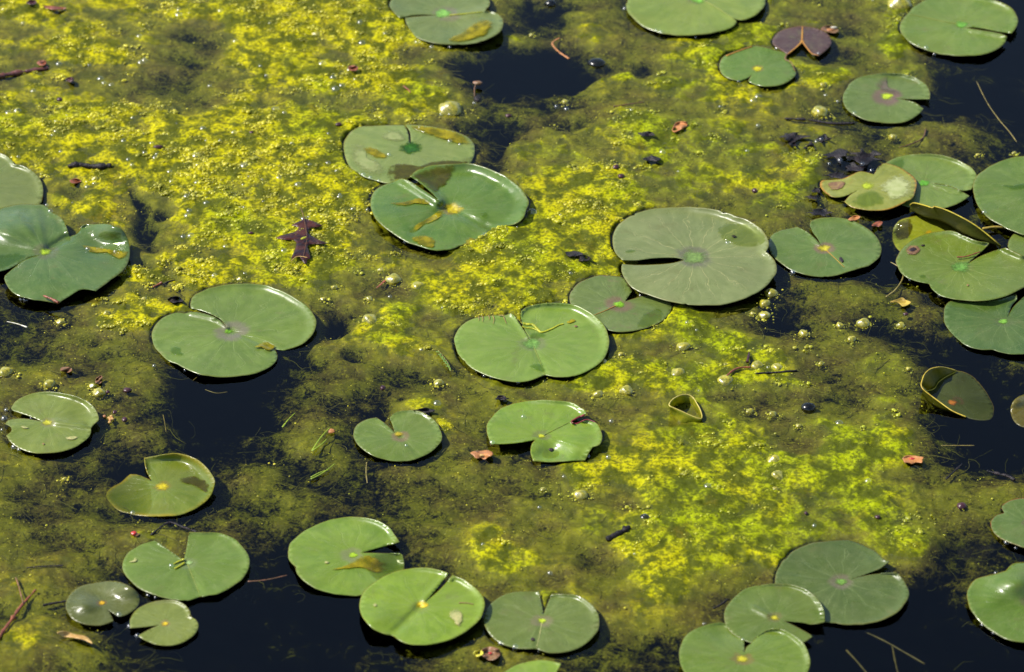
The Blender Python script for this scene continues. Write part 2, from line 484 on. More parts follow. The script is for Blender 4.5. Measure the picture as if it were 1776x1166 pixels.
class Pad:
    def __init__(s, key, org, centre, pts, label, scale=4.0, z0=3.0, lip=5.0, lipdir=48, lipw=0.13, wave=1.2, bumps=(), ridges=(),
                 cols=GREEN, eye=(0.25, 0.33, 0.02), eye_r=22, eye_c=None, eye_low=None, rim=(0.18, 0.15, 0.02), group='lily pads floating on the pond', name='lily_pad', **mk):
        s.key, s.org, s.sc = key, np.array(org, float), scale
        s.c = s.org + np.array(centre, float) / scale
        s.raw = [((org[0] + p[0] / scale), (org[1] + p[1] / scale)) + tuple(p[2:]) for p in pts]
        s.out = crom(s.raw, 4.0)
        rr = np.random.default_rng(abs(hash(key)) % 1000 if False else sum(ord(ch) for ch in key) * 7)
        s.rng = rr
        d = s.out - s.c
        wob = 1.0 + 0.0045 * np.interp(np.arange(len(d)), np.arange(0, len(d) + 6, 3), rr.standard_normal(len(np.arange(0, len(d) + 6, 3)))) + 0.006 * np.interp(np.arange(len(d)), np.arange(0, len(d) + 18, 9), rr.standard_normal(len(np.arange(0, len(d) + 18, 9))))
        for _ in range(3):
            q_ = int(rr.integers(0, len(d))); wob[q_] -= 0.02 * rr.random()
        s.out = s.c + d * wob[:, None]
        d = s.out - s.c
        s.ang = np.arctan2(-d[:, 1] * 1.75, d[:, 0])
        s.rad = np.hypot(d[:, 0], d[:, 1] * 1.75)
        nb = 120
        mx = np.full(nb, -1.0)
        for q in range(len(s.ang)):
            b_ = int((s.ang[q] + math.pi) / (2 * math.pi) * nb) % nb
            mx[b_] = max(mx[b_], s.rad[q])
        ok = mx > 0.45 * np.median(s.rad)
        ctr = (np.arange(nb) + 0.5) / nb * 2 * math.pi - math.pi
        cA = np.concatenate([ctr[ok] - 2 * math.pi, ctr[ok], ctr[ok] + 2 * math.pi]); cR = np.tile(mx[ok], 3)
        fill = np.interp(ctr, cA, cR)
        s.ta = np.concatenate([ctr - 2 * math.pi, ctr, ctr + 2 * math.pi])
        s.tr = np.tile(fill, 3)
        s.z0, s.lip, s.lipdir, s.lipw, s.wave = z0, lip, math.radians(lipdir), lipw, wave
        s.bumps, s.ridges = bumps, ridges
        s.ph = rr.random(6) * 6.28
        s.kw = dict(cols=cols, eye=eye, eye_r=eye_r, rim=rim, group=group, name=name, label=label, mk=mk, eye_c=eye_c)
        PADS[key] = s
        PADLIST.append(s)
    def z_at(s, p, r=None):
        p = np.atleast_2d(p)
        d = p - s.c
        th = np.arctan2(-d[:, 1] * 1.75, d[:, 0])
        if r is None:
            r = np.hypot(d[:, 0], d[:, 1] * 1.75) / np.interp(th, s.ta, s.tr)
        r = np.clip(r, 0, 1)
        z = np.full(len(p), s.z0)
        size = float(np.median(s.rad)) / 100.0
        z = z - 1.2 * size * np.exp(-(r / 0.14) ** 2)
        z = z + s.wave * size * r * r * (np.sin(2 * th + s.ph[0]) + 0.7 * np.sin(3 * th + s.ph[1]) + 0.5 * np.sin(5 * th + s.ph[2]) + 0.25 * np.sin(11 * th + s.ph[3]))
        w = np.clip(np.cos(th - s.lipdir), 0, 1) ** 1.2
        lp = np.clip((r - (1 - s.lipw)) / s.lipw, 0, 1)
        lp = 1.3 * lp * lp / (lp + 0.3)
        z = z + (s.lip * 0.105) * s.lipw * float(np.median(s.rad)) * 0.68 * w * lp
        z = z + 0.35 * size * np.clip((r - 0.93) / 0.07, 0, 1) ** 2
        z = z - 0.05 * size * np.cos(26 * th + 2.5 * np.sin(3 * th)) * np.clip(r * 2.0, 0, 1) * np.clip((0.95 - r) * 4, 0, 1)
        q = (p - s.org) * s.sc
        for bx, by, br, bh in s.bumps:
            dd = ((q[:, 0] - bx) ** 2 + ((q[:, 1] - by) * 1.6) ** 2) / (br * br)
            z = z + bh * np.exp(-dd)
        for x0, y0, x1, y1, rw, rh in s.ridges:
            ax, ay = x1 - x0, (y1 - y0)
            t = np.clip(((q[:, 0] - x0) * ax + (q[:, 1] - y0) * ay) / (ax * ax + ay * ay), 0, 1)
            dd = np.hypot(q[:, 0] - x0 - t * ax, (q[:, 1] - y0 - t * ay)) / rw
            z = z + rh * np.exp(-dd * dd)
        return z * 0.001
    def r_of(s, p):
        d = np.atleast_2d(p) - s.c
        return np.hypot(d[:, 0], d[:, 1] * 1.75) / np.interp(np.arctan2(-d[:, 1] * 1.75, d[:, 0]), s.ta, s.tr)
    def build(s):
        k = s.kw
        root = thing(k['name'], pt(s.c[0], s.c[1], 0.0), k['label'], 'lily pad', k['group'])
        s.root = root
        n = len(s.out)
        # interior points: an even grid plus rows that follow the rim
        lo, hi = s.out.min(0), s.out.max(0)
        gx, gy = np.meshgrid(np.arange(lo[0], hi[0], 5.0), np.arange(lo[1], hi[1], 2.9), indexing='ij')
        gx = gx + (np.arange(gx.shape[1]) % 2)[None, :] * 2.5
        G = np.stack([gx.ravel(), gy.ravel()], 1) + s.rng.uniform(-0.4, 0.4, (gx.size, 2))
        rg = s.r_of(G)
        G = G[rg < 0.885]
        G = np.concatenate([G] + [s.c + (s.out[::2] - s.c) * f_ for f_ in (0.90, 0.925, 0.95, 0.975)])
        G = G[in_poly(G[:, 0], G[:, 1], s.out)]
        dmin = np.min(np.hypot(G[:, None, 0] - s.out[None, ::2, 0], 1.75 * (G[:, None, 1] - s.out[None, ::2, 1])), 1)
        G = G[dmin > 1.6]
        A = np.concatenate([s.out, G])
        vo, _, fo, vmap, _, _ = delaunay_2d_cdt([Vector((p[0], -1.75 * p[1])) for p in A], [(q, (q + 1) % n) for q in range(n)], [], 1, 1e-5)
        P = np.array([(v.x, -v.y / 1.75) for v in vo])
        R = np.clip(s.r_of(P), 0, 1)
        W = unproj(P, s.z_at(P, R))
        d = P - s.c
        TH = np.arctan2(-d[:, 1] * 1.75, d[:, 0]) / (2 * math.pi)
        Fc = [tuple(f) for f in fo]
        a_, b_, c_ = W[Fc[0][0]], W[Fc[0][1]], W[Fc[0][2]]
        if np.cross(b_ - a_, c_ - a_)[2] < 0: Fc = [f[::-1] for f in Fc]
        mk = dict(seed=float(s.rng.random() * 20))
        mk.update(k['mk'])
        tk = TONE.get(s.key, 1.0)
        tone = lambda cc: (cc[0] * 1.10 * tk, cc[1] * 0.93 * tk, cc[2] * (0.75 if s.key == 'big_olive' else 0.45) * tk)
        mat = leaf_material('pad_' + s.key, tone(k['cols'][0]), tone(k['cols'][1]), **mk)
        blade = mesh_obj('leaf_blade', W, Fc, mat, root, uv=np.stack([TH, R], 1))
        uvd = np.zeros(len(blade.data.loops) * 2); lay = blade.data.uv_layers[0].data
        lay.foreach_get('uv', uvd); uvd = uvd.reshape(-1, 3, 2)
        cross_ = (uvd[:, :, 0].max(1) - uvd[:, :, 0].min(1)) > 0.5
        uvd[cross_, :, 0] = np.where(uvd[cross_, :, 0] < 0, uvd[cross_, :, 0] + 1.0, uvd[cross_, :, 0])
        lay.foreach_set('uv', uvd.ravel())
        so = blade.modifiers.new('thickness', 'SOLIDIFY')
        so.thickness = 0.0009
        so.offset = -1.0
        s.blade = blade
        # rim bead
        rp = unproj(s.out, s.z_at(s.out) - 0.0005)
        rp = np.concatenate([rp, rp[:1]])
        v, f = sweep(rp[::2] if n % 2 == 0 else rp, 0.00042, 5)
        mesh_obj('rim', v, f, rim_mat(k['rim']), blade)
        # stalk joint
        if k['eye'] is not None and k['eye_r'] > 0:
            er = k['eye_r'] / s.sc
            ec = s.c if k['eye_c'] is None else s.org + np.array(k['eye_c'], float) / s.sc
            m_ = 22
            aa = np.linspace(0, 2 * math.pi, m_, endpoint=False)
            rr = 1.15 + 0.10 * np.sin(aa * 3 + s.ph[0]) + 0.08 * np.sin(aa * 5 + s.ph[1])
            pv = [ec]
            for fr in (0.5, 1.0):
                for q in range(m_):
                    pv.append(ec + er * fr * (rr[q] if fr == 1.0 else 1.0) * np.array([math.cos(aa[q]), 0.58 * math.sin(aa[q])]))
            pv = np.array(pv)
            zz = s.z_at(pv) + np.concatenate([[0.0010], np.full(m_, 0.0007), np.full(m_, 0.0003)])
            wv = unproj(pv, zz)
            f = [(0, 1 + q, 1 + (q + 1) % m_) for q in range(m_)] + [(1 + q, 1 + m_ + q, 1 + m_ + (q + 1) % m_, 1 + (q + 1) % m_) for q in range(m_)]
            mesh_obj('stalk_joint', wv, f, eye_mat(k['eye']), root, uv=[(0, 0)] + [(0, 0.5)] * m_ + [(0, 1.0)] * m_)
        return s
    def patch(s, name, pts, mat, lift=0.0006, dome=0.0006, label=None, step=3.0, jag=0.0, thick=False):
        """flat growth or wet film lying on the blade"""
        raw = [((s.org[0] + p[0] / s.sc), (s.org[1] + p[1] / s.sc)) + tuple(p[2:]) for p in pts]
        o = crom(raw, step)
        cc = o.mean(0)
        if jag > 0:
            o = cc + (o - cc) * (1 + jag * s.rng.standard_normal(len(o)))[:, None]
        n = len(o)
        pv = np.concatenate([[cc]] + [cc + fr * (o - cc) for fr in (0.4, 0.75, 0.93, 1.0)])
        ex = np.concatenate([[dome], np.full(n, dome), np.full(n, dome * 0.9), np.full(n, dome * 0.6), np.full(n, -0.0004)])
        W = unproj(pv, s.z_at(pv) + lift + ex)
        f = [(0, 1 + q, 1 + (q + 1) % n) for q in range(n)]
        for r_ in range(3):
            a, b = 1 + r_ * n, 1 + (r_ + 1) * n
            f += [(a + q, b + q, b + (q + 1) % n, a + (q + 1) % n) for q in range(n)]
        if np.cross(W[f[0][1]] - W[0], W[f[0][2]] - W[0])[2] < 0: f = [x[::-1] for x in f]
        ob = mesh_obj(name, W, f, mat, s.blade, uv=[(0, 0)] + [(0, v_) for v_ in (0.4, 0.75, 0.93, 1.0) for _ in range(n)])
        if label: ob['label'] = label
        return ob

_rm, _em = {}, {}
def rim_mat(cl):
    if cl not in _rm: _rm[cl] = simple_material('pad_rim', tuple(x * 0.55 for x in cl), tuple(x * 0.30 for x in cl), 0.7, 60.0, 0.15, 0.2)
    return _rm[cl]
def feather(m, soft=0.45, fine=150.0):
    """let a growth end in a ragged fringe instead of a cut edge (v runs 0 in the middle to 1 at its outline)"""
    nt = m.node_tree
    g = NT(nt)
    out = nt.nodes['Material Output']
    src = out.inputs[0].links[0].from_socket
    sep = g.n('ShaderNodeSeparateXYZ')
    g.l(g.n('ShaderNodeUVMap', uv_map='UVMap').outputs[0], sep.inputs[0])
    e = g.math('ADD', sep.outputs[1], g.math('MULTIPLY_ADD', g.noise(g.pos(), fine, 5.0, 0.72), 1.1, -0.55))
    tp = g.n('ShaderNodeBsdfTransparent')
    mx = g.n('ShaderNodeMixShader')
    g.l(g.rng(e, 1.0 - soft, 1.0, 1.0, 0.0), mx.inputs[0])
    g.l(tp.outputs[0], mx.inputs[1]); g.l(src, mx.inputs[2])
    g.l(mx.outputs[0], out.inputs[0])
    return m
def eye_mat(cl):
    if cl not in _em: _em[cl] = feather(simple_material('stalk_joint', cl, tuple(x * 0.62 for x in cl), 0.45, 260.0, 0.3, 0.3), 0.6)
    return _em[cl]

TONE = dict(lower_right=0.60, right_edge_big=0.74, film_front=0.78, wide_open=0.78, upright_slit=0.84, trio_back=0.62, trio_middle=0.74, trio_front=0.82, dark_spot=0.90, right_back=0.88, top_right=0.85, top_middle=0.95, nibbled=0.85, dipping=0.9, blotched=0.85, edge_domed=0.8, edge_notched=0.8, right_small=0.8, small_centre=0.85, slit_ridge=0.9, big_olive=1.12)   # how deep each leaf's own green is
YEYE, GEYE, LEYE, OEYE = (0.46, 0.38, 0.01), (0.10, 0.30, 0.02), (0.30, 0.42, 0.02), (0.44, 0.36, 0.006)

# left edge
Pad('left_top', (0, 255), (-140, 275), [(-20, 35), (50, 65), (85, 100), (100, 125, c), (140, 128), (210, 160), (265, 205), (295, 270), (298, 320), (285, 390), (230, 410), (100, 432), (-100, 445), (-300, 420), (-420, 340), (-430, 260, c), (-175, 268, c), (-430, 200, c), (-360, 110), (-200, 45), (-100, 30)],
    'grey-green lily pad cut by the left edge, above the dark buckled glossy pad', cols=GREY, z0=2.5, lip=5)
Pad('left_fold', (0, 255), (315, 725), [(35, 895, c), (32, 915), (55, 965), (100, 1015), (170, 1045), (270, 1065), (410, 1080, c), (480, 1035), (560, 990), (610, 988), (665, 998, c), (720, 955), (800, 900), (860, 845), (900, 775), (907, 730), (900, 680), (880, 625), (850, 580), (800, 553), (730, 535), (660, 538), (600, 538), (565, 555), (550, 590), (520, 612), (482, 622, c), (465, 570), (440, 515), (405, 478), (350, 450), (320, 410), (210, 398), (130, 400), (0, 425), (-120, 470), (-200, 560), (-210, 700), (-150, 830), (-60, 878, c), (0, 862), (60, 845), (130, 808), (205, 764), (285, 748, c), (180, 780), (100, 838)],
    'dark glossy lily pad with buckled lobes and a torn notch at the left edge', cols=DEEP, z0=9.0, lip=2, wave=0.8, rough=0.22, eye=LEYE, eye_r=42, halo_amt=0.35, rim=(0.22, 0.24, 0.02),
    bumps=[(790, 560, 130, 17), (700, 680, 120, -6), (100, 560, 200, 13), (60, 720, 160, -3), (300, 900, 220, 3), (420, 1060, 90, -4)], ridges=[(310, 725, 480, 620, 26, -4), (310, 725, 250, 420, 24, 1.5), (310, 725, 120, 470, 24, 1.5), (310, 725, -50, 560, 26, 2)], vein_amt=0.22)
Pad('slit_ridge', (200, 470), (805, 420), [(528, 262, c), (525, 230), (545, 180), (620, 135), (720, 105), (860, 88), (1000, 95), (1120, 125), (1230, 175), (1320, 235), (1370, 300), (1388, 360), (1375, 420), (1340, 475), (1270, 520), (1170, 550, c), (1130, 545), (1100, 540, c), (1120, 570), (1122, 610), (1090, 650), (1020, 690), (920, 718), (800, 733), (680, 728), (560, 705), (450, 660), (350, 610), (285, 545), (255, 480), (258, 420), (290, 360), (350, 315), (430, 290), (480, 297, c), (545, 284), (640, 303), (720, 340), (780, 396, c), (726, 330), (642, 290), (560, 266)],
    'large green lily pad with a pale ridge along its slit, above the dark open water', eye=(0.16, 0.36, 0.015), eye_r=30, eye_c=(785, 418), halo=(0.17, 0.12, 0.11), halo_amt=0.6, lip=4, ridges=[(520, 292, 690, 328, 17, 3.4), (690, 328, 775, 390, 15, 2.4), (800, 415, 1100, 535, 16, -1.6)], halo_r=0.26)
Pad('film_back', (550, 180), (645, 308), [(600, 148, c), (500, 150), (380, 155), (290, 165), (240, 195), (200, 245), (190, 310), (205, 390), (250, 455), (320, 500), (400, 530), (500, 550), (570, 540), (650, 510), (800, 470), (950, 440), (1060, 415), (1090, 345), (1085, 280), (1050, 235), (960, 195), (850, 168), (720, 150), (640, 145), (615, 147, c), (645, 200), (652, 285, c), (640, 270), (628, 195)],
    'mottled pale lily pad half under yellow algae with a thin black slit pointing up', cols=((0.115, 0.185, 0.07), (0.155, 0.225, 0.095)), z0=1.8, lip=0, eye=(0.035, 0.13, 0.006), eye_r=75, eye_c=(648, 308), blot=(0.10, 0.15, 0.03), blot_amt=0.4, vein_amt=0.2, halo_amt=0.1, rim=(0.12, 0.07, 0.02), rough=0.36)
Pad('film_front', (550, 180), (930, 735), [(640, 500, c), (700, 458), (800, 428), (960, 420), (1040, 418), (1130, 432), (1230, 470), (1330, 525), (1400, 580), (1445, 635), (1465, 690), (1450, 740), (1430, 790), (1380, 830), (1300, 850), (1205, 875, c), (1170, 910), (1100, 945), (1000, 985), (900, 1015), (800, 1012), (700, 985), (600, 945), (500, 880), (420, 810), (375, 740), (370, 670), (395, 610), (450, 570), (520, 545), (575, 522, c), (620, 528), (720, 590), (810, 650), (865, 700, c), (800, 620), (705, 540)],
    'wavy wet lily pad with a glinting slit edge, overlapping the mottled pale pad', cols=((0.070, 0.165, 0.032), (0.110, 0.215, 0.045)), z0=6.0, lip=6, lipw=0.20, wave=0.8, rough=0.3, eye=OEYE, eye_r=70, eye_c=(940, 728),
    bumps=[(930, 730, 110, -3.5), (1200, 830, 90, -3), (1150, 600, 200, 3), (520, 760, 180, 3.5), (1080, 940, 140, -4), (1320, 830, 90, -4)], ridges=[(600, 520, 840, 675, 36, 8.0), (930, 735, 1205, 872, 26, -3), (860, 735, 660, 890, 24, -2)], halo=(0.22, 0.13, 0.03), halo_amt=0.5, halo_r=0.16, rim=(0.26, 0.25, 0.01), vein_amt=0.25)
Pad('big_olive', (960, 330), (975, 465), [(480, 484, c), (440, 450), (415, 410), (405, 350), (420, 290), (460, 230), (540, 180), (650, 140), (780, 120), (900, 115), (1020, 122), (1150, 145), (1260, 180), (1360, 220), (1440, 275), (1485, 330), (1492, 385), (1468, 427, c), (1490, 445), (1530, 490), (1545, 540), (1530, 600), (1480, 660), (1390, 720), (1270, 765), (1150, 790), (1030, 797), (900, 790), (780, 765), (650, 725), (550, 685), (500, 625), (475, 560), (480, 512, c), (560, 520), (700, 518), (820, 508), (915, 484, c), (850, 468), (700, 470), (580, 485)],
    'largest lily pad, olive with pale branching veins and a black slit opening to the left', cols=((0.104, 0.150, 0.052), (0.132, 0.178, 0.070)), z0=9.5, lip=5, eye=(0.15, 0.235, 0.055), eye_r=88, vein=(0.31, 0.30, 0.11), vein_amt=0.8, halo=(0.10, 0.09, 0.06), halo_amt=0.75, halo_r=0.26, rim=(0.28, 0.23, 0.01), wave=0.45, nv=15,
    bumps=[(600, 600, 160, 2)])
Pad('under_big', (960, 330), (455, 792), [(545, 700, c), (515, 655), (480, 605), (420, 597), (330, 592), (250, 610), (180, 645), (130, 690), (112, 740), (120, 790), (160, 850), (240, 910), (330, 950), (420, 975), (520, 978), (620, 960), (720, 925), (790, 875), (820, 820), (815, 785), (770, 745), (700, 730), (610, 737, c), (495, 773, c)],
    'small reddish-tinged lily pad tucked under the left rim of the largest pad', cols=((0.078, 0.130, 0.048), (0.105, 0.165, 0.062)), z0=2.0, lip=0, eye=(0.20, 0.42, 0.015), eye_r=40, halo=(0.15, 0.075, 0.05), halo_amt=0.7, halo_r=0.35, blot=(0.14, 0.09, 0.045), blot_amt=0.3, rim=(0.20, 0.10, 0.02), ridges=[(455, 790, 290, 865, 14, 1.5)], vein_amt=0.3)
Pad('centre', (700, 510), (895, 345), [(740, 132, c), (700, 150), (620, 150), (500, 165), (430, 195), (380, 240), (355, 310), (365, 380), (410, 455), (480, 515), (570, 560), (680, 592), (790, 607), (880, 598), (980, 558, c), (1060, 573), (1150, 570), (1240, 548), (1330, 500), (1390, 450), (1420, 385), (1425, 310), (1405, 240), (1360, 180), (1290, 125), (1210, 85), (1120, 67), (1020, 65), (920, 75), (850, 95), (822, 120, c), (818, 160), (832, 225), (884, 322, c), (822, 235), (775, 165)],
    'bright green lily pad at the centre with a yellow algae strand beside its slit', cols=((0.105, 0.200, 0.040), (0.140, 0.240, 0.055)), z0=4.5, lip=5, eye=(0.14, 0.27, 0.05), eye_r=66, eye_c=(890, 345), halo=(0.15, 0.14, 0.08), halo_amt=0.5, halo_r=0.22, ridges=[(895, 345, 980, 555, 14, -1.8), (770, 155, 860, 300, 14, 2.0)], vein_amt=0.4, wave=0.5)
Pad('torn', (700, 510), (955, 985), [(612, 1040, c), (585, 980), (578, 920), (600, 870), (660, 810), (740, 770), (850, 742), (960, 735), (1060, 740), (1150, 752), (1200, 770), (1230, 795), (1260, 810), (1262, 835, c), (1205, 858), (1158, 885, c), (1200, 900), (1270, 870), (1330, 888, c), (1360, 915), (1382, 970), (1380, 1010), (1360, 1045), (1310, 1060, c), (1280, 1100), (1255, 1150, c), (1200, 1152), (1100, 1160), (1000, 1165), (900, 1158, c), (882, 1095), (892, 1040), (918, 1010, c), (800, 1030), (700, 1038)],
    'green lily pad torn with a crimson-edged gash on its right side', cols=FRESH, z0=7.0, lip=5, lipdir=44, eye=(0.42, 0.44, 0.02), eye_r=24, halo_amt=0.45, rough=0.34, bumps=[(1020, 1100, 110, -9), (1180, 1050, 70, 2), (930, 1080, 60, 2), (1255, 1140, 70, -4)], rim=(0.30, 0.22, 0.01), vein_amt=0.25)
Pad('small_centre', (440, 380), (255, 378), [(236, 344, c), (243, 337), (257, 332.7), (275, 332), (291, 334.5), (308, 344), (319, 357), (326, 374), (325, 384), (320, 391), (302, 407), (271, 418.5), (240, 419), (206, 410), (182, 393), (174, 380), (173, 370), (180, 357), (195, 348), (212.6, 344.5, c), (228, 355), (245, 371, c), (241, 358)],
    'small round lily pad with a slit at its top, left of the crimson-gashed pad', scale=1.0, cols=((0.090, 0.165, 0.035), (0.118, 0.195, 0.046)), z0=3.5, lip=4, eye=(0.46, 0.36, 0.02), eye_r=8, eye_c=(251, 373), halo=(0.18, 0.11, 0.06), halo_amt=0.7, halo_r=0.26, ridges=[(255, 378, 290, 414, 4, -1.0), (222, 350, 242, 368, 5, 1.5)], rim=(0.20, 0.17, 0.03))
# right cluster
Pad('right_back', (1332, 230), (1080, 352), [(1415, 397, c), (1340, 402), (1240, 366), (1135, 354, c), (1250, 372), (1340, 410), (1395, 440, c), (1340, 480), (1250, 520), (1150, 530), (1050, 522), (950, 505), (870, 460), (820, 400), (790, 310), (810, 225), (870, 185), (960, 160), (1080, 150), (1200, 160), (1310, 190), (1400, 235), (1440, 280), (1445, 315)],
    'green lily pad behind the yellowing three-lobed pad, white glint along its slit', z0=2.5, lip=6, eye=GEYE, eye_r=42, halo_amt=0.2, ridges=[(1150, 362, 1330, 404, 15, 2.6)], cols=((0.10, 0.18, 0.045), (0.135, 0.22, 0.06)))
Pad('yellowing', (1332, 230), (690, 372), [(735, 292, c), (770, 238), (805, 215), (870, 228), (950, 265), (1010, 310), (1028, 350), (1020, 400), (1000, 450), (930, 490), (850, 525), (760, 540), (660, 535), (580, 515), (530, 480, c), (570, 435), (628, 398, c), (560, 430), (500, 447), (450, 447), (400, 420), (365, 375), (372, 335), (440, 330), (520, 320), (590, 290), (640, 270), (700, 280)],
    'yellowing three-lobed lily pad with scorched orange edges beside dark rotting leaves', cols=((0.16, 0.21, 0.05), (0.22, 0.27, 0.095)), z0=8.0, lip=2, eye=(0.35, 0.42, 0.02), eye_r=44, halo_amt=0.0, edge=(0.42, 0.17, 0.01), edge_amt=0.75, edge_w=0.05, blot=(0.20, 0.16, 0.02), blot_amt=0.3, rim=(0.22, 0.09, 0.02), bumps=[(430, 380, 130, -6.5)], transl=0.2)
Pad('right_edge_big', (1332, 230), (1850, 405), [(1900, 150), (1780, 165), (1660, 185), (1550, 230), (1460, 290), (1425, 350), (1430, 430), (1460, 510), (1520, 580), (1600, 630), (1700, 680), (1800, 710), (1920, 700), (2050, 640), (2130, 540), (2140, 430, c), (1890, 408, c), (2130, 360, c), (2100, 250), (2020, 180)],
    'big smooth green lily pad cut by the right edge, below the bare dark water', cols=((0.085, 0.17, 0.030), (0.115, 0.205, 0.042)), z0=7.0, lip=3, rim=(0.25, 0.20, 0.01), vein_amt=0.2)
Pad('dark_spot', (1332, 230), (385, 803), [(293, 645, c), (300, 615), (350, 598), (450, 590), (540, 600), (640, 635), (720, 690), (770, 750), (785, 810), (765, 870), (700, 920), (620, 945), (555, 964, c), (480, 990), (380, 1000), (260, 985), (160, 950), (70, 890), (15, 830), (5, 770), (25, 715), (90, 680), (150, 668), (205, 656, c), (270, 690), (330, 740), (372, 788, c), (345, 735), (308, 685)],
    'yellow-eyed lily pad with one small black hole, right beside the largest pad', cols=((0.070, 0.140, 0.038), (0.095, 0.170, 0.050)), z0=3.0, lip=3, eye=(0.48, 0.42, 0.03), eye_r=44, halo=(0.16, 0.09, 0.06), halo_amt=0.75, halo_r=0.24, ridges=[(385, 803, 520, 930, 14, -1.5), (300, 715, 365, 785, 16, 2.0)], vein_amt=0.3)
Pad('under_fold', (1332, 230), (1120, 695), [(862, 700), (900, 620), (980, 588), (1100, 575), (1230, 630), (1330, 690), (1330, 780), (1180, 850), (1000, 860), (890, 800)],
    'yellow-green sunken lily pad between the folded dark leaf and the pad with the brown blotch', cols=((0.17, 0.24, 0.022), (0.22, 0.28, 0.032)), z0=-1.2, lip=0, eye=(0.52, 0.34, 0.01), eye_r=24, eye_c=(1118, 692), wave=0.3, halo_amt=0.1, bumps=[(880, 690, 90, -10)], edge=(0.30, 0.12, 0.02))
Pad('right_small', (1332, 230), (1790, 785), [(1665, 790), (1680, 735), (1715, 700), (1790, 690), (1900, 715), (1940, 800), (1880, 870), (1780, 885), (1700, 850)],
    'corner of a green lily pad under the blotched pad at the right edge', z0=2.5, lip=0, eye_r=0, cols=((0.10, 0.18, 0.04), (0.13, 0.21, 0.05)))
Pad('blotched', (1332, 230), (1335, 932), [(1535, 766, c), (1450, 755), (1370, 725), (1280, 686), (1180, 690), (1080, 710), (990, 755), (920, 820), (893, 880), (910, 950), (960, 1000), (1030, 1030), (1118, 1048, c), (1140, 1085), (1200, 1130), (1300, 1155), (1420, 1167), (1540, 1160), (1650, 1135), (1750, 1090), (1850, 1020), (1880, 930), (1850, 880), (1780, 860), (1710, 828), (1648, 800, c), (1560, 825), (1470, 862), (1372, 920, c), (1430, 868), (1490, 818)],
    'large lily pad with a brown rot blotch, its slit under a folded dark leaf', cols=((0.090, 0.165, 0.030), (0.125, 0.200, 0.045)), z0=8.5, lip=4, lipdir=60, eye=(0.11, 0.24, 0.04), eye_r=70, vein=(0.24, 0.29, 0.08), vein_amt=0.6, halo_amt=0.15, ridges=[(1335, 932, 1120, 1045, 14, -1.5), (1640, 800, 1760, 860, 24, 4)], rim=(0.22, 0.18, 0.02))
Pad('lower_right', (1332, 370), (1635, 750), [(1722, 562, c), (1600, 600), (1450, 615), (1330, 612), (1270, 610), (1235, 640), (1218, 700), (1230, 770), (1290, 850), (1370, 910), (1450, 940), (1560, 945, c), (1620, 965), (1700, 978), (1800, 970), (1930, 930), (2040, 850), (2080, 740), (2040, 640), (1930, 570), (1810, 560), (1765, 590, c), (1705, 650), (1662, 722, c), (1690, 640), (1726, 595)],
    'blue-green lily pad at the right edge just below the blotched pad', cols=((0.070, 0.155, 0.040), (0.098, 0.190, 0.055)), z0=3.0, lip=3, eye=(0.17, 0.36, 0.04), eye_r=34, halo_amt=0.15, vein_amt=0.35)
Pad('cup_right', (1580, 620), (690, 640), [(150, 350), (200, 240), (280, 170), (400, 142), (500, 150), (640, 190), (760, 215), (900, 290), (1060, 470), (1140, 600), (1190, 740), (1160, 880), (1000, 908), (800, 865), (600, 780), (450, 675), (300, 565), (200, 485), (145, 415)],
    'half-sunken brownish lily pad with its left side curled up like a cup', scale=8.327, z0=-1.0, lip=0, cols=((0.060, 0.085, 0.025), (0.080, 0.12, 0.035)), eye=(0.34, 0.12, 0.012), eye_r=70, eye_c=(600, 650), halo=(0.16, 0.05, 0.03), halo_amt=0.4, vein_amt=0.5, vein=(0.16, 0.20, 0.05), transl=0.45, rim=(0.38, 0.27, 0.02), wave=0.2, rough=0.3,
    bumps=[(1100, 640, 260, -4), (900, 330, 200, -2)])
Pad('cup_edge', (1580, 620), (1700, 780), [(1440, 770), (1470, 650), (1540, 580), (1640, 540), (1800, 520), (1960, 640), (1960, 850), (1830, 970), (1650, 1010), (1500, 930)],
    'sliver of an olive sunken lily pad at the right edge beside the cupped pad', scale=8.327, z0=-1.5, lip=0, cols=((0.11, 0.10, 0.025), (0.13, 0.13, 0.03)), eye_r=0, rim=(0.30, 0.26, 0.01), bumps=[(1500, 620, 170, 11)], transl=0.3)
# top
Pad('brown', (1332, 0), (236, 268), [(138, 376, c), (80, 340), (35, 305), (40, 260), (80, 220), (150, 195), (235, 182), (320, 195), (390, 220), (430, 260), (438, 300), (410, 340), (350, 386, c), (300, 370), (262, 318), (236, 288, c), (195, 330)],
    'small purplish-brown lily pad with orange ribs in a Y shape', cols=((0.055, 0.036, 0.060), (0.078, 0.050, 0.078)), z0=5.0, lip=3, eye=(0.55, 0.26, 0.02), eye_r=18, eye_c=(236, 290), halo_amt=0.0, edge=(0.2, 0.09, 0.03), rim=(0.30, 0.16, 0.03), vein=(0.15, 0.10, 0.07), vein_amt=0.4)
Pad('nibbled', (1000, 0), (1255, 478), [(1192, 540, c), (1130, 560), (1060, 545), (1010, 510), (995, 460), (1010, 410), (1040, 385), (1130, 350), (1220, 320), (1300, 328), (1380, 350), (1465, 370), (1450, 412, c), (1490, 435), (1515, 490, c), (1520, 510), (1480, 555), (1410, 590), (1320, 600), (1250, 590), (1190, 566, c), (1215, 518, c)],
    'small green lily pad with a nibbled brown right edge, left of the purplish-brown pad', cols=((0.085, 0.175, 0.035), (0.11, 0.205, 0.045)), z0=4.0, lip=2, eye=(0.50, 0.46, 0.01), eye_r=32, halo=(0.2, 0.12, 0.03), rim=(0.25, 0.13, 0.03), vein_amt=0.25)
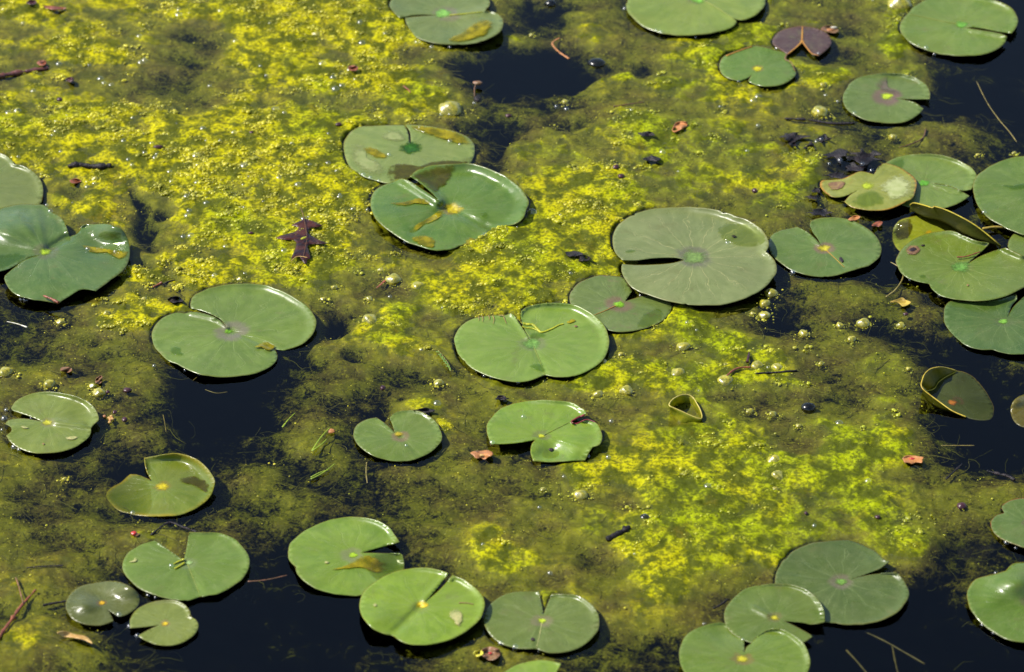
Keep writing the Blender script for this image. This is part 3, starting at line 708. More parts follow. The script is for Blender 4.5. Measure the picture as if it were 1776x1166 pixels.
Pad('dusky', (1332, 0), (825, 668), [(1118, 687, c), (1120, 640), (1095, 590), (1030, 545), (940, 518), (840, 512), (740, 515), (640, 535), (570, 575), (545, 612, c), (520, 660), (525, 720), (560, 770), (630, 815), (730, 845), (850, 855), (960, 840), (1040, 795), (1078, 755, c), (1020, 715), (940, 692), (872, 680, c), (960, 686), (1050, 688)],
    'dusky green lily pad with a purple smear and lime eye near the upper right', cols=((0.070, 0.125, 0.040), (0.095, 0.155, 0.052)), z0=4.0, lip=6, lipdir=50, eye=(0.38, 0.48, 0.02), eye_r=42, halo=(0.14, 0.075, 0.06), halo_amt=0.85, halo_r=0.42, vein_amt=0.2)
Pad('top_right', (1332, 0), (1340, 172), [(1690, 230, c), (1725, 180), (1730, 120), (1690, 60), (1620, 20), (1540, -5), (1400, -30), (1250, -30), (1100, 0), (1020, 50), (970, 100), (925, 150), (915, 200), (940, 250), (1000, 300), (1080, 340), (1200, 375), (1350, 387), (1480, 378), (1580, 345), (1640, 300), (1660, 255, c), (1600, 232), (1480, 212), (1370, 195, c), (1420, 188), (1500, 198), (1600, 218)],
    'green lily pad in the top right corner with a bright white edge along its slit', cols=((0.10, 0.19, 0.035), (0.13, 0.215, 0.05)), z0=6.0, lip=4, eye=(0.12, 0.30, 0.03), eye_r=44, halo_amt=0.1, ridges=[(1400, 206, 1650, 250, 15, 3.4)], rim=(0.25, 0.22, 0.03))
Pad('top_folded', (600, 0), (695, 98), [(372, 125, c), (330, 80), (305, 40), (320, 0), (400, -60), (550, -100), (750, -110), (900, -80), (980, -30), (1000, 30), (962, 80, c), (1040, 90), (1085, 130), (1090, 180), (1060, 230), (980, 270), (880, 300), (750, 310), (620, 300), (500, 265), (450, 210), (420, 160), (412, 124, c), (520, 114), (635, 108, c), (560, 101), (460, 106)],
    'dull green lily pad at the top edge, its front lobe cupped and holding algae', cols=((0.085, 0.140, 0.06), (0.115, 0.17, 0.078)), z0=5.0, lip=3, lipdir=0, eye=(0.17, 0.36, 0.06), eye_r=58, eye_c=(672, 92), halo=(0.15, 0.12, 0.08), halo_amt=0.6, halo_r=0.3, bumps=[(980, 190, 170, 4), (760, 290, 200, 2), (740, 190, 140, -3)], ridges=[(700, 105, 960, 82, 22, 3)], rim=(0.30, 0.24, 0.01))
Pad('top_middle', (1000, 0), (845, -15), [(350, 30), (360, 80), (400, 130), (480, 190), (600, 230), (730, 245), (860, 240), (1000, 215), (1080, 185), (1110, 150), (1088, 130, c), (1160, 138), (1240, 105), (1290, 60), (1305, 10), (1300, -50), (1200, -150), (1000, -210), (800, -222), (765, -222, c), (832, -60, c), (700, -210, c), (500, -160), (380, -80)],
    'large pale green lily pad cut by the top edge, notched on its lower right rim', cols=((0.12, 0.20, 0.045), (0.155, 0.235, 0.06)), z0=5.0, lip=2, eye=(0.15, 0.36, 0.04), eye_r=70, ridges=[(845, -15, 1088, 130, 18, 1.2)], rim=(0.25, 0.18, 0.03))
# lower left
Pad('bitten', (0, 640), (330, 372), [(75, 268, c), (110, 225), (180, 185), (260, 163), (360, 160), (470, 178), (560, 205), (630, 245), (670, 300), (683, 350), (652, 380, c), (630, 410), (632, 440), (610, 480), (540, 530), (450, 565), (330, 583), (220, 575), (130, 545), (70, 500), (45, 462, c), (82, 430), (78, 402), (40, 380, c), (60, 356), (150, 345), (240, 356), (300, 366, c), (200, 325), (130, 302), (90, 287)],
    'small lily pad near the left edge with a bite out of its left rim', cols=((0.105, 0.165, 0.045), (0.14, 0.20, 0.055)), z0=5.0, lip=6, lipdir=46, eye=(0.46, 0.44, 0.03), eye_r=34, halo=(0.16, 0.13, 0.06), halo_amt=0.5, rough=0.33, ridges=[(380, 368, 580, 392, 22, 4), (590, 372, 650, 380, 20, -2)], bumps=[(560, 330, 80, -2.5)])
Pad('sunken_yellow', (0, 640), (1125, 815), [(1000, 617, c), (1080, 605), (1150, 592), (1230, 590), (1320, 610), (1400, 655), (1460, 720), (1488, 780), (1470, 860), (1420, 920), (1340, 975), (1230, 1015), (1100, 1025), (980, 1018), (900, 1005), (830, 985), (770, 930), (740, 880), (770, 830), (840, 790), (880, 755), (905, 734, c), (960, 737), (1052, 778, c), (1020, 710)],
    'half-sunken lily pad with yellow edges and a bright glint on its upper right rim', cols=((0.10, 0.165, 0.022), (0.135, 0.185, 0.03)), z0=3.0, lip=7.5, lipdir=46, lipw=0.22, eye=OEYE, eye_r=46, halo=(0.22, 0.14, 0.02), halo_amt=0.5, edge=(0.34, 0.25, 0.01), edge_amt=0.7, edge_w=0.12, bumps=[(820, 870, 230, -9), (1230, 850, 140, 2.5), (900, 1000, 150, -5)], rough=0.28, rim=(0.42, 0.32, 0.01), transl=0.2)
Pad('wide_open', (60, 875), (1055, 405), [(1072, 196, c), (1180, 197), (1290, 200), (1380, 235), (1450, 300), (1490, 380), (1485, 440), (1450, 500), (1380, 560), (1290, 610), (1150, 640, c), (1060, 665), (960, 660), (850, 635), (740, 590), (660, 520), (615, 450), (620, 390), (660, 330), (740, 280), (835, 251, c), (920, 310), (1036, 388, c), (1055, 300)],
    'green lily pad at lower left with a wide V notch at its top', cols=((0.105, 0.20, 0.035), (0.135, 0.235, 0.05)), z0=4.0, lip=2.5, eye=(0.22, 0.33, 0.10), eye_r=30, eye_c=(1070, 405), halo=(0.17, 0.2, 0.08), ridges=[(1055, 405, 1150, 640, 14, -1.3)], vein_amt=0.22)
Pad('glossy_small', (60, 875), (468, 683), [(545, 808, c), (450, 838), (340, 828), (260, 790), (220, 720), (225, 660), (270, 600), (350, 560), (450, 540), (560, 535), (640, 560), (700, 600), (730, 660), (710, 710), (660, 750), (592, 775), (540, 752), (508, 728, c), (530, 770)],
    'small dark glossy domed lily pad at lower left with a bright sheen', cols=((0.060, 0.085, 0.026), (0.085, 0.11, 0.035)), z0=5.0, lip=0, eye=(0.62, 0.36, 0.01), eye_r=26, rough=0.30, halo=(0.14, 0.07, 0.02), bumps=[(660, 570, 115, 13), (350, 700, 85, 7), (430, 640, 70, -2)], rim=(0.22, 0.20, 0.04), wave=0.9)
Pad('small_slit', (60, 875), (905, 825), [(664, 856, c), (665, 800), (700, 740), (780, 690), (870, 668), (970, 665), (1040, 695), (1080, 740), (1073, 776, c), (1120, 800), (1138, 840), (1110, 900), (1040, 950), (950, 975), (850, 970), (770, 940), (722, 910, c), (790, 872), (868, 836, c), (760, 848)],
    'small heart-shaped lily pad with a slit to the left, below the wide-notched pad', cols=((0.105, 0.155, 0.045), (0.135, 0.185, 0.055)), z0=4.0, lip=4, lipdir=60, eye=(0.58, 0.42, 0.02), eye_r=28, halo=(0.2, 0.13, 0.05), rim=(0.26, 0.24, 0.06))
Pad('dipping', (450, 875), (650, 352), [(970, 260, c), (940, 215), (890, 150), (800, 105), (700, 90), (600, 90), (480, 110), (370, 150), (280, 205), (215, 270), (200, 330), (210, 385), (253, 432, c), (255, 470), (300, 525), (390, 580), (500, 615), (620, 630), (720, 625), (850, 590), (950, 520), (1000, 450), (998, 380), (988, 346, c), (850, 340), (702, 336, c), (820, 302)],
    'bright green lily pad with its right lobe dipping under water behind a brighter pad', cols=FRESH, z0=4.0, lip=4, lipdir=44, eye=(0.32, 0.48, 0.02), eye_r=30, halo=(0.19, 0.17, 0.10), halo_amt=0.5, halo_r=0.24, bumps=[(960, 420, 190, -13)], vein_amt=0.25, blot_amt=0.1)
Pad('bright_front', (450, 875), (1115, 712), [(1338, 492, c), (1420, 525), (1500, 580), (1550, 640), (1562, 700), (1540, 770), (1480, 840), (1390, 905), (1270, 950), (1130, 975), (1030, 970), (980, 950), (918, 910, c), (840, 890), (770, 850), (710, 780), (692, 710), (705, 640), (750, 580), (830, 520), (930, 470), (1050, 445), (1150, 440), (1250, 455), (1312, 476, c), (1245, 565), (1152, 678, c), (1262, 582)],
    'brightest green lily pad with a yellow eye and tan patch, at the bottom centre-left', cols=((0.115, 0.215, 0.022), (0.155, 0.265, 0.03)), z0=10.0, lip=4, lipdir=45, eye=(0.62, 0.46, 0.005), eye_r=46, eye_c=(1125, 695), halo_amt=0.2, rough=0.34, bumps=[(800, 790, 120, 3), (860, 880, 120, -3), (1000, 790, 100, -2.5)], ridges=[(1115, 712, 920, 905, 26, -3), (1140, 660, 1300, 480, 16, 2)], rim=(0.28, 0.26, 0.02))
Pad('upright_slit', (780, 875), (640, 808), [(710, 620, c), (790, 625), (880, 635), (960, 675), (1015, 735), (1037, 800), (1025, 870), (970, 940), (890, 995), (780, 1025), (680, 1025), (600, 1000, c), (480, 1000), (380, 975), (300, 925), (250, 850), (240, 790), (270, 710), (340, 650), (420, 615), (520, 605), (615, 604, c), (640, 700), (650, 768, c), (672, 708)],
    'dull green lily pad at bottom centre with a narrow notch straight up', cols=((0.095, 0.155, 0.045), (0.12, 0.185, 0.055)), z0=4.0, lip=4, lipdir=44, eye=(0.36, 0.46, 0.02), eye_r=32, halo=(0.17, 0.13, 0.07), halo_amt=0.6, halo_r=0.24, ridges=[(640, 808, 600, 1000, 14, -1.3)])
Pad('bottom_sliver', (780, 875), (620, 1280), [(772, 1100, c), (640, 1080), (520, 1095), (420, 1135), (340, 1200), (310, 1290), (360, 1390), (500, 1450), (700, 1460), (860, 1420), (950, 1340), (945, 1260, c), (690, 1270, c)],
    'top of a green lily pad just showing at the bottom edge, below the upright-notched pad', cols=FRESH, z0=4.0, lip=2)
# lower right
Pad('trio_back', (1160, 875), (1195, 535), [(1592, 480, c), (1640, 550), (1662, 610), (1640, 680), (1580, 750), (1470, 805), (1330, 830), (1200, 830), (1080, 810), (950, 760), (820, 680), (740, 600), (735, 520), (760, 430), (830, 350), (930, 290), (1060, 260), (1240, 250), (1340, 280), (1440, 330), (1490, 380), (1530, 394, c), (1470, 440), (1370, 482), (1260, 522, c), (1380, 492), (1490, 480)],
    'largest and rearmost of three overlapping lily pads at lower right', cols=((0.080, 0.145, 0.038), (0.105, 0.175, 0.05)), z0=3.0, lip=3, lipdir=0, eye=(0.14, 0.27, 0.04), eye_r=44, halo=(0.14, 0.10, 0.07), halo_amt=0.6, halo_r=0.22, vein_amt=0.35)
Pad('trio_middle', (1160, 875), (735, 785), [(1082, 815, c), (1078, 740), (1050, 680), (980, 610), (890, 570), (780, 552), (660, 555), (550, 580), (460, 640), (400, 710), (385, 790), (420, 870), (500, 930), (600, 965), (750, 985), (880, 975), (940, 955), (1000, 915, c), (930, 875), (860, 838), (792, 806, c), (900, 818), (1000, 830)],
    'middle one of three overlapping lily pads at lower right, with a white rim arc', cols=((0.090, 0.165, 0.028), (0.12, 0.195, 0.04)), z0=9.0, lip=6, lipw=0.09, eye=(0.42, 0.38, 0.02), eye_r=32, halo=(0.16, 0.11, 0.04), ridges=[(580, 715, 690, 770, 16, 2.5)], bumps=[(880, 930, 150, -2)])
Pad('trio_front', (1160, 875), (510, 1072), [(568, 968, c), (620, 912), (700, 868), (780, 870), (860, 905), (930, 965), (965, 1040), (975, 1100), (960, 1164), (900, 1240), (780, 1300), (600, 1330), (400, 1310), (200, 1240), (110, 1164), (70, 1060), (80, 980), (130, 900), (220, 850), (320, 825), (385, 828), (450, 885), (522, 945, c), (524, 1035, c), (540, 990)],
    'front one of three overlapping lily pads, cut by the bottom edge', cols=((0.100, 0.185, 0.030), (0.13, 0.215, 0.04)), z0=14.0, lip=6, lipw=0.09, eye=(0.46, 0.42, 0.02), eye_r=42, halo=(0.18, 0.11, 0.03), halo_amt=0.7, halo_r=0.2, bumps=[(430, 880, 150, -7)])
Pad('edge_notched', (1332, 850), (1800, 225), [(1760, 58), (1680, 75), (1625, 115), (1642, 160, c), (1580, 180), (1545, 225), (1560, 280), (1610, 330), (1700, 370), (1800, 400), (1920, 380), (2000, 300), (2010, 200, c), (1835, 212, c), (1990, 140, c), (1900, 70)],
    'small green lily pad with reddish rim cut by the right edge near the bottom', cols=((0.075, 0.145, 0.04), (0.10, 0.17, 0.05)), z0=4.0, lip=0, rim=(0.42, 0.09, 0.02), edge=(0.3, 0.12, 0.04))
Pad('edge_domed', (1332, 850), (1820, 775), [(1900, 500), (1776, 502), (1700, 515), (1650, 565, c), (1560, 590), (1440, 625), (1388, 700), (1385, 760), (1420, 850), (1490, 930), (1570, 990), (1660, 1035), (1776, 1056), (1950, 1040), (2080, 950), (2130, 820, c), (1850, 780, c), (2130, 700, c), (2060, 580)],
    'shiny domed lily pad with a ragged rim in the lower right corner', cols=((0.075, 0.16, 0.02), (0.105, 0.195, 0.03)), z0=5.0, lip=0, rough=0.34, bumps=[(1720, 630, 170, 18), (1560, 760, 90, 3)], rim=(0.30, 0.22, 0.01))

for p_ in PADLIST: p_.build()

# ------------------------------------------------------------------ how thick the algae is, point by point (5 = level with the water)
LEV = np.array([
 [8, 8, 8, 5.6, 8, 8, 8, 6, 4.2, 3.2, 5, 5, 6, 6, 6, 7, 5, 1],
 [7, 8, 7, 6.6, 8, 8, 8, 7, 3, 3, 5.5, 6.5, 7, 6, 5.5, 5, 2, .8],
 [8, 8, 8, 8, 8, 8.4, 6.5, 5.5, 4.2, 7, 6.6, 6.6, 6.4, 6.2, 5, 4, 2.5, 1.2],
 [4, 6.6, 7.2, 8.6, 8, 8, 7, 5, 5, 7.6, 7.6, 6.6, 5.4, 6.2, 3.5, 1.5, 1, 1],
 [2.2, 5, 6.8, 8, 8, 8, 5.2, 6, 7.6, 8.2, 7, 4.5, 3, 2, 2, 1.2, 1, 1],
 [3.6, 5.9, 7.0, 6.2, 6.6, 4.8, 8, 7.2, 6, 5.4, 4.6, 6, 5.2, 3, 4, 3.3, 2.5, 1.5],
 [5.3, 5.2, 4.8, .6, 1.8, 3.9, 5.4, 5.4, 4.6, 4.6, 5.2, 5.4, 5.4, 5.2, 4.8, 4.2, 2, 2.4],
 [5.2, 4.7, 3.2, .2, 1.7, 4.2, 3.2, 5.0, 4.4, 4.8, 5, 5.8, 7.2, 7.4, 7, 6.2, 1.6, 1.6],
 [5.5, 5.3, 4.2, 3.6, 3.8, 3.6, 2.8, 3.8, 4.4, 5.3, 5.4, 6.4, 7.4, 7.8, 7.6, 6.8, 5.4, 4.6],
 [5.4, 5.2, 4.6, 4.2, 2.6, 1.0, 1.4, 3.0, 4.6, 5.6, 5.4, 6.8, 7.6, 7, 6.4, 6.8, 3, .4],
 [5.2, 4.0, 2.2, .8, .2, .2, 1.0, 2.8, 4.2, 5.0, 4.6, 5.0, 4.0, 3, 1.2, .6, 1.2, .6],
 [4.8, 4.2, 1.8, .8, .6, .8, 1.6, 3.2, 4.0, 3.4, 2.2, 1.8, 1.2, 1, .8, 1.0, 1.0, .6]], float)
# (px, py, radius x, radius y, change)
SPOTS = [(860, 125, 70, 22, -5), (960, 118, 60, 24, -4), (1085, 125, 34, 22, -4), (1040, 132, 50, 14, 3), (990, 150, 60, 14, 2), (330, 85, 55, 22, -2.6), (270, 125, 40, 18, -1.8), (300, 205, 30, 14, -1.5),
         (110, 345, 30, 26, -4), (265, 365, 12, 34, -4), (265, 410, 26, 20, -2.5), (250, 440, 40, 12, -3), (240, 470, 60, 14, 2.5), (330, 465, 14, 26, -2.5), (660, 408, 22, 14, -3.5), (690, 450, 34, 16, -2.5), (560, 250, 60, 20, 1.0),
         (580, 548, 34, 22, -5), (635, 608, 26, 14, -4), (510, 605, 40, 12, -3), (370, 735, 70, 50, -1.6), (860, 250, 26, 36, -2.5), (870, 290, 22, 14, -3), (980, 215, 36, 12, -2.2), (620, 690, 30, 26, -2.5), (560, 775, 60, 36, 1.6), (470, 820, 70, 26, .8),
         (1390, 540, 26, 22, -3), (1330, 510, 26, 18, 1.2), (1180, 545, 40, 20, 1.6), (1480, 520, 40, 14, 1.5), (600, 640, 60, 22, .8), (240, 820, 34, 30, -3), (1640, 735, 70, 30, -2), (1385, 285, 34, 34, 2.0), (1440, 235, 60, 20, .8), (1500, 275, 60, 26, -2.2),
         (1560, 85, 30, 26, 3), (1590, 130, 30, 14, 2), (1600, 235, 60, 20, 1.5), (1690, 200, 60, 30, .8), (1650, 160, 30, 20, -1), (930, 30, 70, 24, -2.2), (940, 5, 40, 14, -3), (1020, 30, 36, 30, 1.2), (900, 75, 70, 12, 2.4),
         (1000, 880, 80, 20, .6), (1080, 925, 40, 16, -2.0), (1050, 960, 60, 22, -1.6), (700, 910, 90, 24, -1.0), (1600, 960, 40, 26, 1.5), (1690, 960, 36, 30, -2), (1625, 1000, 40, 14, -2.0), (1480, 760, 60, 20, .6), (1690, 790, 60, 18, -1.5), (1560, 820, 60, 14, -.8),
         (130, 450, 130, 70, -0.8), (400, 560, 140, 60, -0.6), (60, 930, 60, 30, .6), (150, 770, 60, 20, -.6), (420, 860, 60, 26, -1), (320, 905, 50, 14, -1.2), (800, 560, 60, 26, .6), (720, 620, 70, 30, -.4), (650, 540, 60, 26, 1.0), (1250, 960, 60, 30, .8), (1150, 990, 50, 24, .6),
         (430, 250, 60, 40, .6), (540, 290, 50, 30, .8), (1330, 240, 50, 14, -1.4), (1100, 860, 50, 16, -1.0), (1380, 640, 60, 14, -1.0), (1260, 690, 50, 14, -1.2), (1180, 620, 40, 12, -1.0), (1460, 690, 70, 16, -.6)]

def level(x, y, fine=True):
    px, py = proj(x, y)
    gx = np.clip((px - 50) / 100.0, 0, 16.999); gy = np.clip((py - 50) / 100.0, 0, 10.999)
    ix, iy = gx.astype(int), gy.astype(int)
    fx, fy = gx - ix, gy - iy
    fx, fy = fx * fx * (3 - 2 * fx), fy * fy * (3 - 2 * fy)
    L = (LEV[iy, ix] * (1 - fx) + LEV[iy, ix + 1] * fx) * (1 - fy) + (LEV[iy + 1, ix] * (1 - fx) + LEV[iy + 1, ix + 1] * fx) * fy
    wx = px + 46 * fbm(x, y, 0.10, 4, 71, 0.6); wy = py + 27 * fbm(x, y, 0.10, 4, 83, 0.6)
    for sx, sy, rx, ry, dv in SPOTS:
        L = L + dv * np.exp(-(((wx - sx) / rx) ** 2 + ((wy - sy) / ry) ** 2))
    if fine:
        xs = x * 0.75 + y * 0.2
        L = L + 1.2 * fbm(xs, y, 0.16, 3, 21) + 2.0 * fbm(xs, y, 0.06, 4, 33, 0.6)
    return np.clip(L, -0.5, 9.2)

LX = np.array([-0.5, 0.0, 1.0, 2.0, 3.0, 4.0, 5.0, 6.0, 7.0, 8.0, 9.2])
LZ = np.array([-0.026, -0.024, -0.0195, -0.0150, -0.0108, -0.0070, -0.0036, -0.0010, 0.0010, 0.0024, 0.0044])

def mat_height(x, y, L):
    z = np.interp(L, LX, LZ)
    k = sstep(2.0, 6.5, L)
    bub = np.abs(fbm(x, y, 0.016, 2, 55)) * 1.0
    z = z + k * (0.0012 * fbm(x, y, 0.030, 2, 44) + 0.0016 * (0.45 - bub) + 0.0007 * fbm(x, y, 0.006, 2, 66))
    return z

# pad footprints keep the mat down
def pad_mask(px, py, grow=1.0):
    m = np.zeros(px.shape, bool)
    for s in PADLIST:
        poly = s.c + (s.out - s.c) * grow
        lo, hi = poly.min(0), poly.max(0)
        sel = (px > lo[0]) & (px < hi[0]) & (py > lo[1]) & (py < hi[1])
        if not sel.any(): continue
        idx = np.nonzero(sel)
        m[idx] |= in_poly(px[idx], py[idx], poly[::2])
    return m

def warp_axis(lo, a, b, hi, n_in, n_out):
    return np.concatenate([np.linspace(lo, a, n_out, endpoint=False), np.linspace(a, b, n_in, endpoint=False), np.linspace(b, hi, n_out + 1)])
GX = warp_axis(-2.6, -0.78, 0.78, 2.6, 860, 90)
GY = warp_axis(-1.8, -0.66, 0.86, 2.8, 640, 80)
XX, YY = np.meshgrid(GX, GY, indexing='ij')
LL = level(XX, YY)
ZZ = mat_height(XX, YY, LL)
PX, PY = proj(XX, YY)
PM = pad_mask(PX, PY, 1.02)
ZZ = np.where(PM, np.minimum(ZZ, -0.009), ZZ)
ZZ[1:-1, 1:-1] = 0.5 * ZZ[1:-1, 1:-1] + 0.125 * (ZZ[2:, 1:-1] + ZZ[:-2, 1:-1] + ZZ[1:-1, 2:] + ZZ[1:-1, :-2])

def height_at(x, y):
    """height of the built mat at points"""
    i = np.clip(np.searchsorted(GX, x) - 1, 0, len(GX) - 2); j = np.clip(np.searchsorted(GY, y) - 1, 0, len(GY) - 2)
    u = (x - GX[i]) / (GX[i + 1] - GX[i]); v = (y - GY[j]) / (GY[j + 1] - GY[j])
    return (ZZ[i, j] * (1 - u) + ZZ[i + 1, j] * u) * (1 - v) + (ZZ[i, j + 1] * (1 - u) + ZZ[i + 1, j + 1] * u) * v

def build_mat():
    nx, ny = len(GX), len(GY)
    V = np.stack([XX.ravel(), YY.ravel(), ZZ.ravel()], 1)
    i, j = np.meshgrid(np.arange(nx - 1), np.arange(ny - 1), indexing='ij')
    a = (i * ny + j).ravel()
    Q = np.stack([a, a + ny, a + ny + 1, a + 1], 1).astype(np.int32)
    me = bpy.data.meshes.new('algae_mat')
    me.vertices.add(len(V)); me.vertices.foreach_set('co', V.ravel())
    me.loops.add(Q.size); me.loops.foreach_set('vertex_index', Q.ravel())
    me.polygons.add(len(Q)); me.polygons.foreach_set('loop_start', np.arange(0, Q.size, 4, dtype=np.int32))
    me.update(calc_edges=True)
    me.polygons.foreach_set('use_smooth', np.ones(len(Q), bool))
    at = me.attributes.new('lev', 'FLOAT', 'POINT')
    at.data.foreach_set('value', LL.ravel().astype(np.float32))
    me.materials.append(MAT_ALGAE)
    o = bpy.data.objects.new('algae_mat', me)
    COL.objects.link(o)
    tag(o, 'yellow-green floating algae mat spread over the pond between the lily pads', 'algae', kind='stuff')
build_mat()

# ------------------------------------------------------------------ pond water and bed
def build_pond():
    n = 48
    R = 24.0
    V = [(R * math.cos(2 * math.pi * k / n), R * math.sin(2 * math.pi * k / n), 0.0) for k in range(n)]
    V += [(x, y, -0.5) for x, y, z in V]
    Fc = [tuple(range(n)), tuple(range(2 * n - 1, n - 1, -1))] + [(k, n + k, n + (k + 1) % n, (k + 1) % n) for k in range(n)]
    w = mesh_obj('water', V, Fc, make_water_material(), smooth=False, centre=False)
    tag(w, 'dark clear pond water reflecting a deep blue sky', 'water', kind='structure')
    V, Fc = [], []
    rad = [0.0, 4.0, 12.0, 20.0, 23.0, 24.2, 25.5, 30.0, 80.0, 400.0]
    zz = [-0.34, -0.34, -0.34, -0.32, -0.2, 0.02, 0.25, 0.5, 0.8, 1.5]
    V.append((0, 0, zz[0]))
    for r, z in zip(rad[1:], zz[1:]):
        V += [(r * math.cos(2 * math.pi * k / n), r * math.sin(2 * math.pi * k / n), z) for k in range(n)]
    Fc = [(0, 1 + k, 1 + (k + 1) % n) for k in range(n)]
    for i in range(len(rad) - 2):
        a, b = 1 + i * n, 1 + (i + 1) * n
        Fc += [(a + k, b + k, b + (k + 1) % n, a + (k + 1) % n) for k in range(n)]
    bd = mesh_obj('pond_bed', V, Fc, simple_material('mud', (0.035, 0.028, 0.018), (0.06, 0.055, 0.03), 0.8, 3.0, 0.2), centre=False)
    tag(bd, 'muddy pond bed rising to the surrounding ground', 'ground', kind='structure')
build_pond()

# ------------------------------------------------------------------ froth: countless small bubbles in the algae
def point_stuff(name, P, S, mat, label, subdiv=2, squash=0.62):
    me = bpy.data.meshes.new(name)
    me.vertices.add(len(P)); me.vertices.foreach_set('co', np.asarray(P, np.float32).ravel())
    at = me.attributes.new('size', 'FLOAT', 'POINT')
    at.data.foreach_set('value', np.asarray(S, np.float32))
    me.update()
    o = bpy.data.objects.new(name, me)
    COL.objects.link(o)
    ng = bpy.data.node_groups.new(name, 'GeometryNodeTree')
    ng.interface.new_socket(name='Geometry', in_out='INPUT', socket_type='NodeSocketGeometry')
    ng.interface.new_socket(name='Geometry', in_out='OUTPUT', socket_type='NodeSocketGeometry')
    N = ng.nodes
    gi, go = N.new('NodeGroupInput'), N.new('NodeGroupOutput')
    ico = N.new('GeometryNodeMeshIcoSphere'); ico.inputs['Radius'].default_value = 1.0; ico.inputs['Subdivisions'].default_value = subdiv
    tr = N.new('GeometryNodeTransform'); tr.inputs['Scale'].default_value = (1, 1, squash)
    sm = N.new('GeometryNodeSetShadeSmooth')
    st = N.new('GeometryNodeSetMaterial'); st.inputs['Material'].default_value = mat
    ip = N.new('GeometryNodeInstanceOnPoints')
    na = N.new('GeometryNodeInputNamedAttribute'); na.data_type = 'FLOAT'; na.inputs['Name'].default_value = 'size'
    L = ng.links.new
    L(ico.outputs[0], tr.inputs['Geometry']); L(tr.outputs[0], sm.inputs[0]); L(sm.outputs[0], st.inputs[0])
    L(gi.outputs[0], ip.inputs['Points']); L(st.outputs[0], ip.inputs['Instance'])
    L(na.outputs[0], ip.inputs['Scale']); L(ip.outputs[0], go.inputs[0])
    md = o.modifiers.new('froth', 'NODES'); md.node_group = ng
    me.materials.append(mat)
    tag(o, label, 'algae', kind='stuff')
    return o

BUBS = [(1258, 663, 14, 'largest gas bubble right of centre with clustered white glints'), (1176, 650, 13, 'round gas bubble left of the largest one, above the rolled leaf'), (1313, 636, 11, 'gas bubble at the right end of the reddish arched stem'), (1348, 640, 11, 'gas bubble at the right end of a row above the dark horizontal twig'),
        (1343, 801, 13, 'upper one of two stacked gas bubbles in the smooth lower right algae'), (1348, 828, 13, 'lower one of two stacked gas bubbles in the smooth lower right algae'), (1338, 511, 12, 'gas bubble nearest the lower right rim of the largest pad'), (1327, 528, 10, 'gas bubble just below the one nearest the largest pad'), (1326, 549, 10, 'third gas bubble down from the largest pad rim'), (1394, 580, 9, 'gas bubble alone on dark murky water right of centre'),
        (1185, 604, 12, 'sparkling gas bubble below the reddish-tinged pad'), (1007, 861, 13, 'bright gas bubble below the crimson-gashed pad'), (1423, 197, 15, 'oval yellow gas bubble left below the dusky pad'), (780, 195, 22, 'biggest frothy gas lump above the mottled pad'), (86, 668, 11, 'gas bubble above the bitten pad near the left edge'), (172, 683, 11, 'gas bubble right above the bitten pad'), (10, 648, 13, 'gas bubble at the left edge above the bitten pad'),
        (761, 666, 9, 'lone gas bubble left below the central pad'), (1047, 632, 9, 'pale gas bubble touching the right rim of the central pad'), (682, 487, 13, 'round gas bubble beside the orange-red leaf scrap'), (725, 499, 12, 'gas bubble right of the one beside the orange-red scrap'), (642, 558, 15, 'broad gas lump right of the dark gap by the ridged-slit pad'), (1560, 12, 22, 'wide glinting gas lump at the top edge, upper right'), (1086, 680, 12, 'brownish gas bubble right above the crimson-gashed pad'), (1477, 590, 8, 'small gas bubble with a white glint in murky water, right side'), (1497, 563, 12, 'gas lump in murky water above the small glinting one, right side')]
MORE = [(1257, 634, 5.7), (1215, 633, 5.7), (1562, 566, 7.4), (1457, 566, 7.4), (1424, 632, 5.7), (1576, 641, 5.7), (1428, 149, 7.4), (1549, 239, 7.4), (1696, 270, 4.9), (1759, 267, 4.9), (922, 62, 4.9), (161, 671, 6.6), (112, 832, 4.9), (942, 850, 5.7), (1077, 616, 6.6), (1037, 686, 9.0), (548, 62, 8.2), (680, 563, 7.4), (416, 486, 6.6), (165, 312, 6.6), (480, 470, 5.7), (510, 478, 6.6), (580, 500, 6.6), (560, 520, 5.7), (330, 350, 6.6), (535, 305, 8.2), (185, 545, 6.6), (105, 560, 7.4), (660, 470, 6.6), (980, 178, 6.6), (1340, 720, 7.4), (1300, 715, 8.2), (1385, 740, 5.7), (1345, 850, 6.6), (330, 290, 5.7), (1305, 545, 4.9), (1310, 500, 4.9), (640, 520, 6.6), (560, 450, 5.7), (250, 520, 6.6), (1285, 940, 5.7), (1340, 955, 4.9)]
FROTH = [(350, 250, 420, 230, 1.0), (150, 480, 160, 80, .9), (620, 470, 200, 110, .8), (820, 520, 150, 60, .4), (1000, 380, 160, 90, .6), (1000, 170, 120, 50, .7), (620, 60, 200, 80, .7),
         (1390, 280, 40, 40, .9), (1180, 545, 70, 30, .9), (1570, 100, 50, 50, .9), (1250, 210, 160, 90, .25), (1300, 620, 240, 70, .35), (1330, 730, 150, 40, .25), (1150, 870, 100, 40, .35), (1580, 950, 100, 50, .45), (80, 680, 90, 40, .6), (60, 1120, 60, 40, .4), (960, 830, 60, 30, .5), (1240, 1060, 50, 40, .6)]

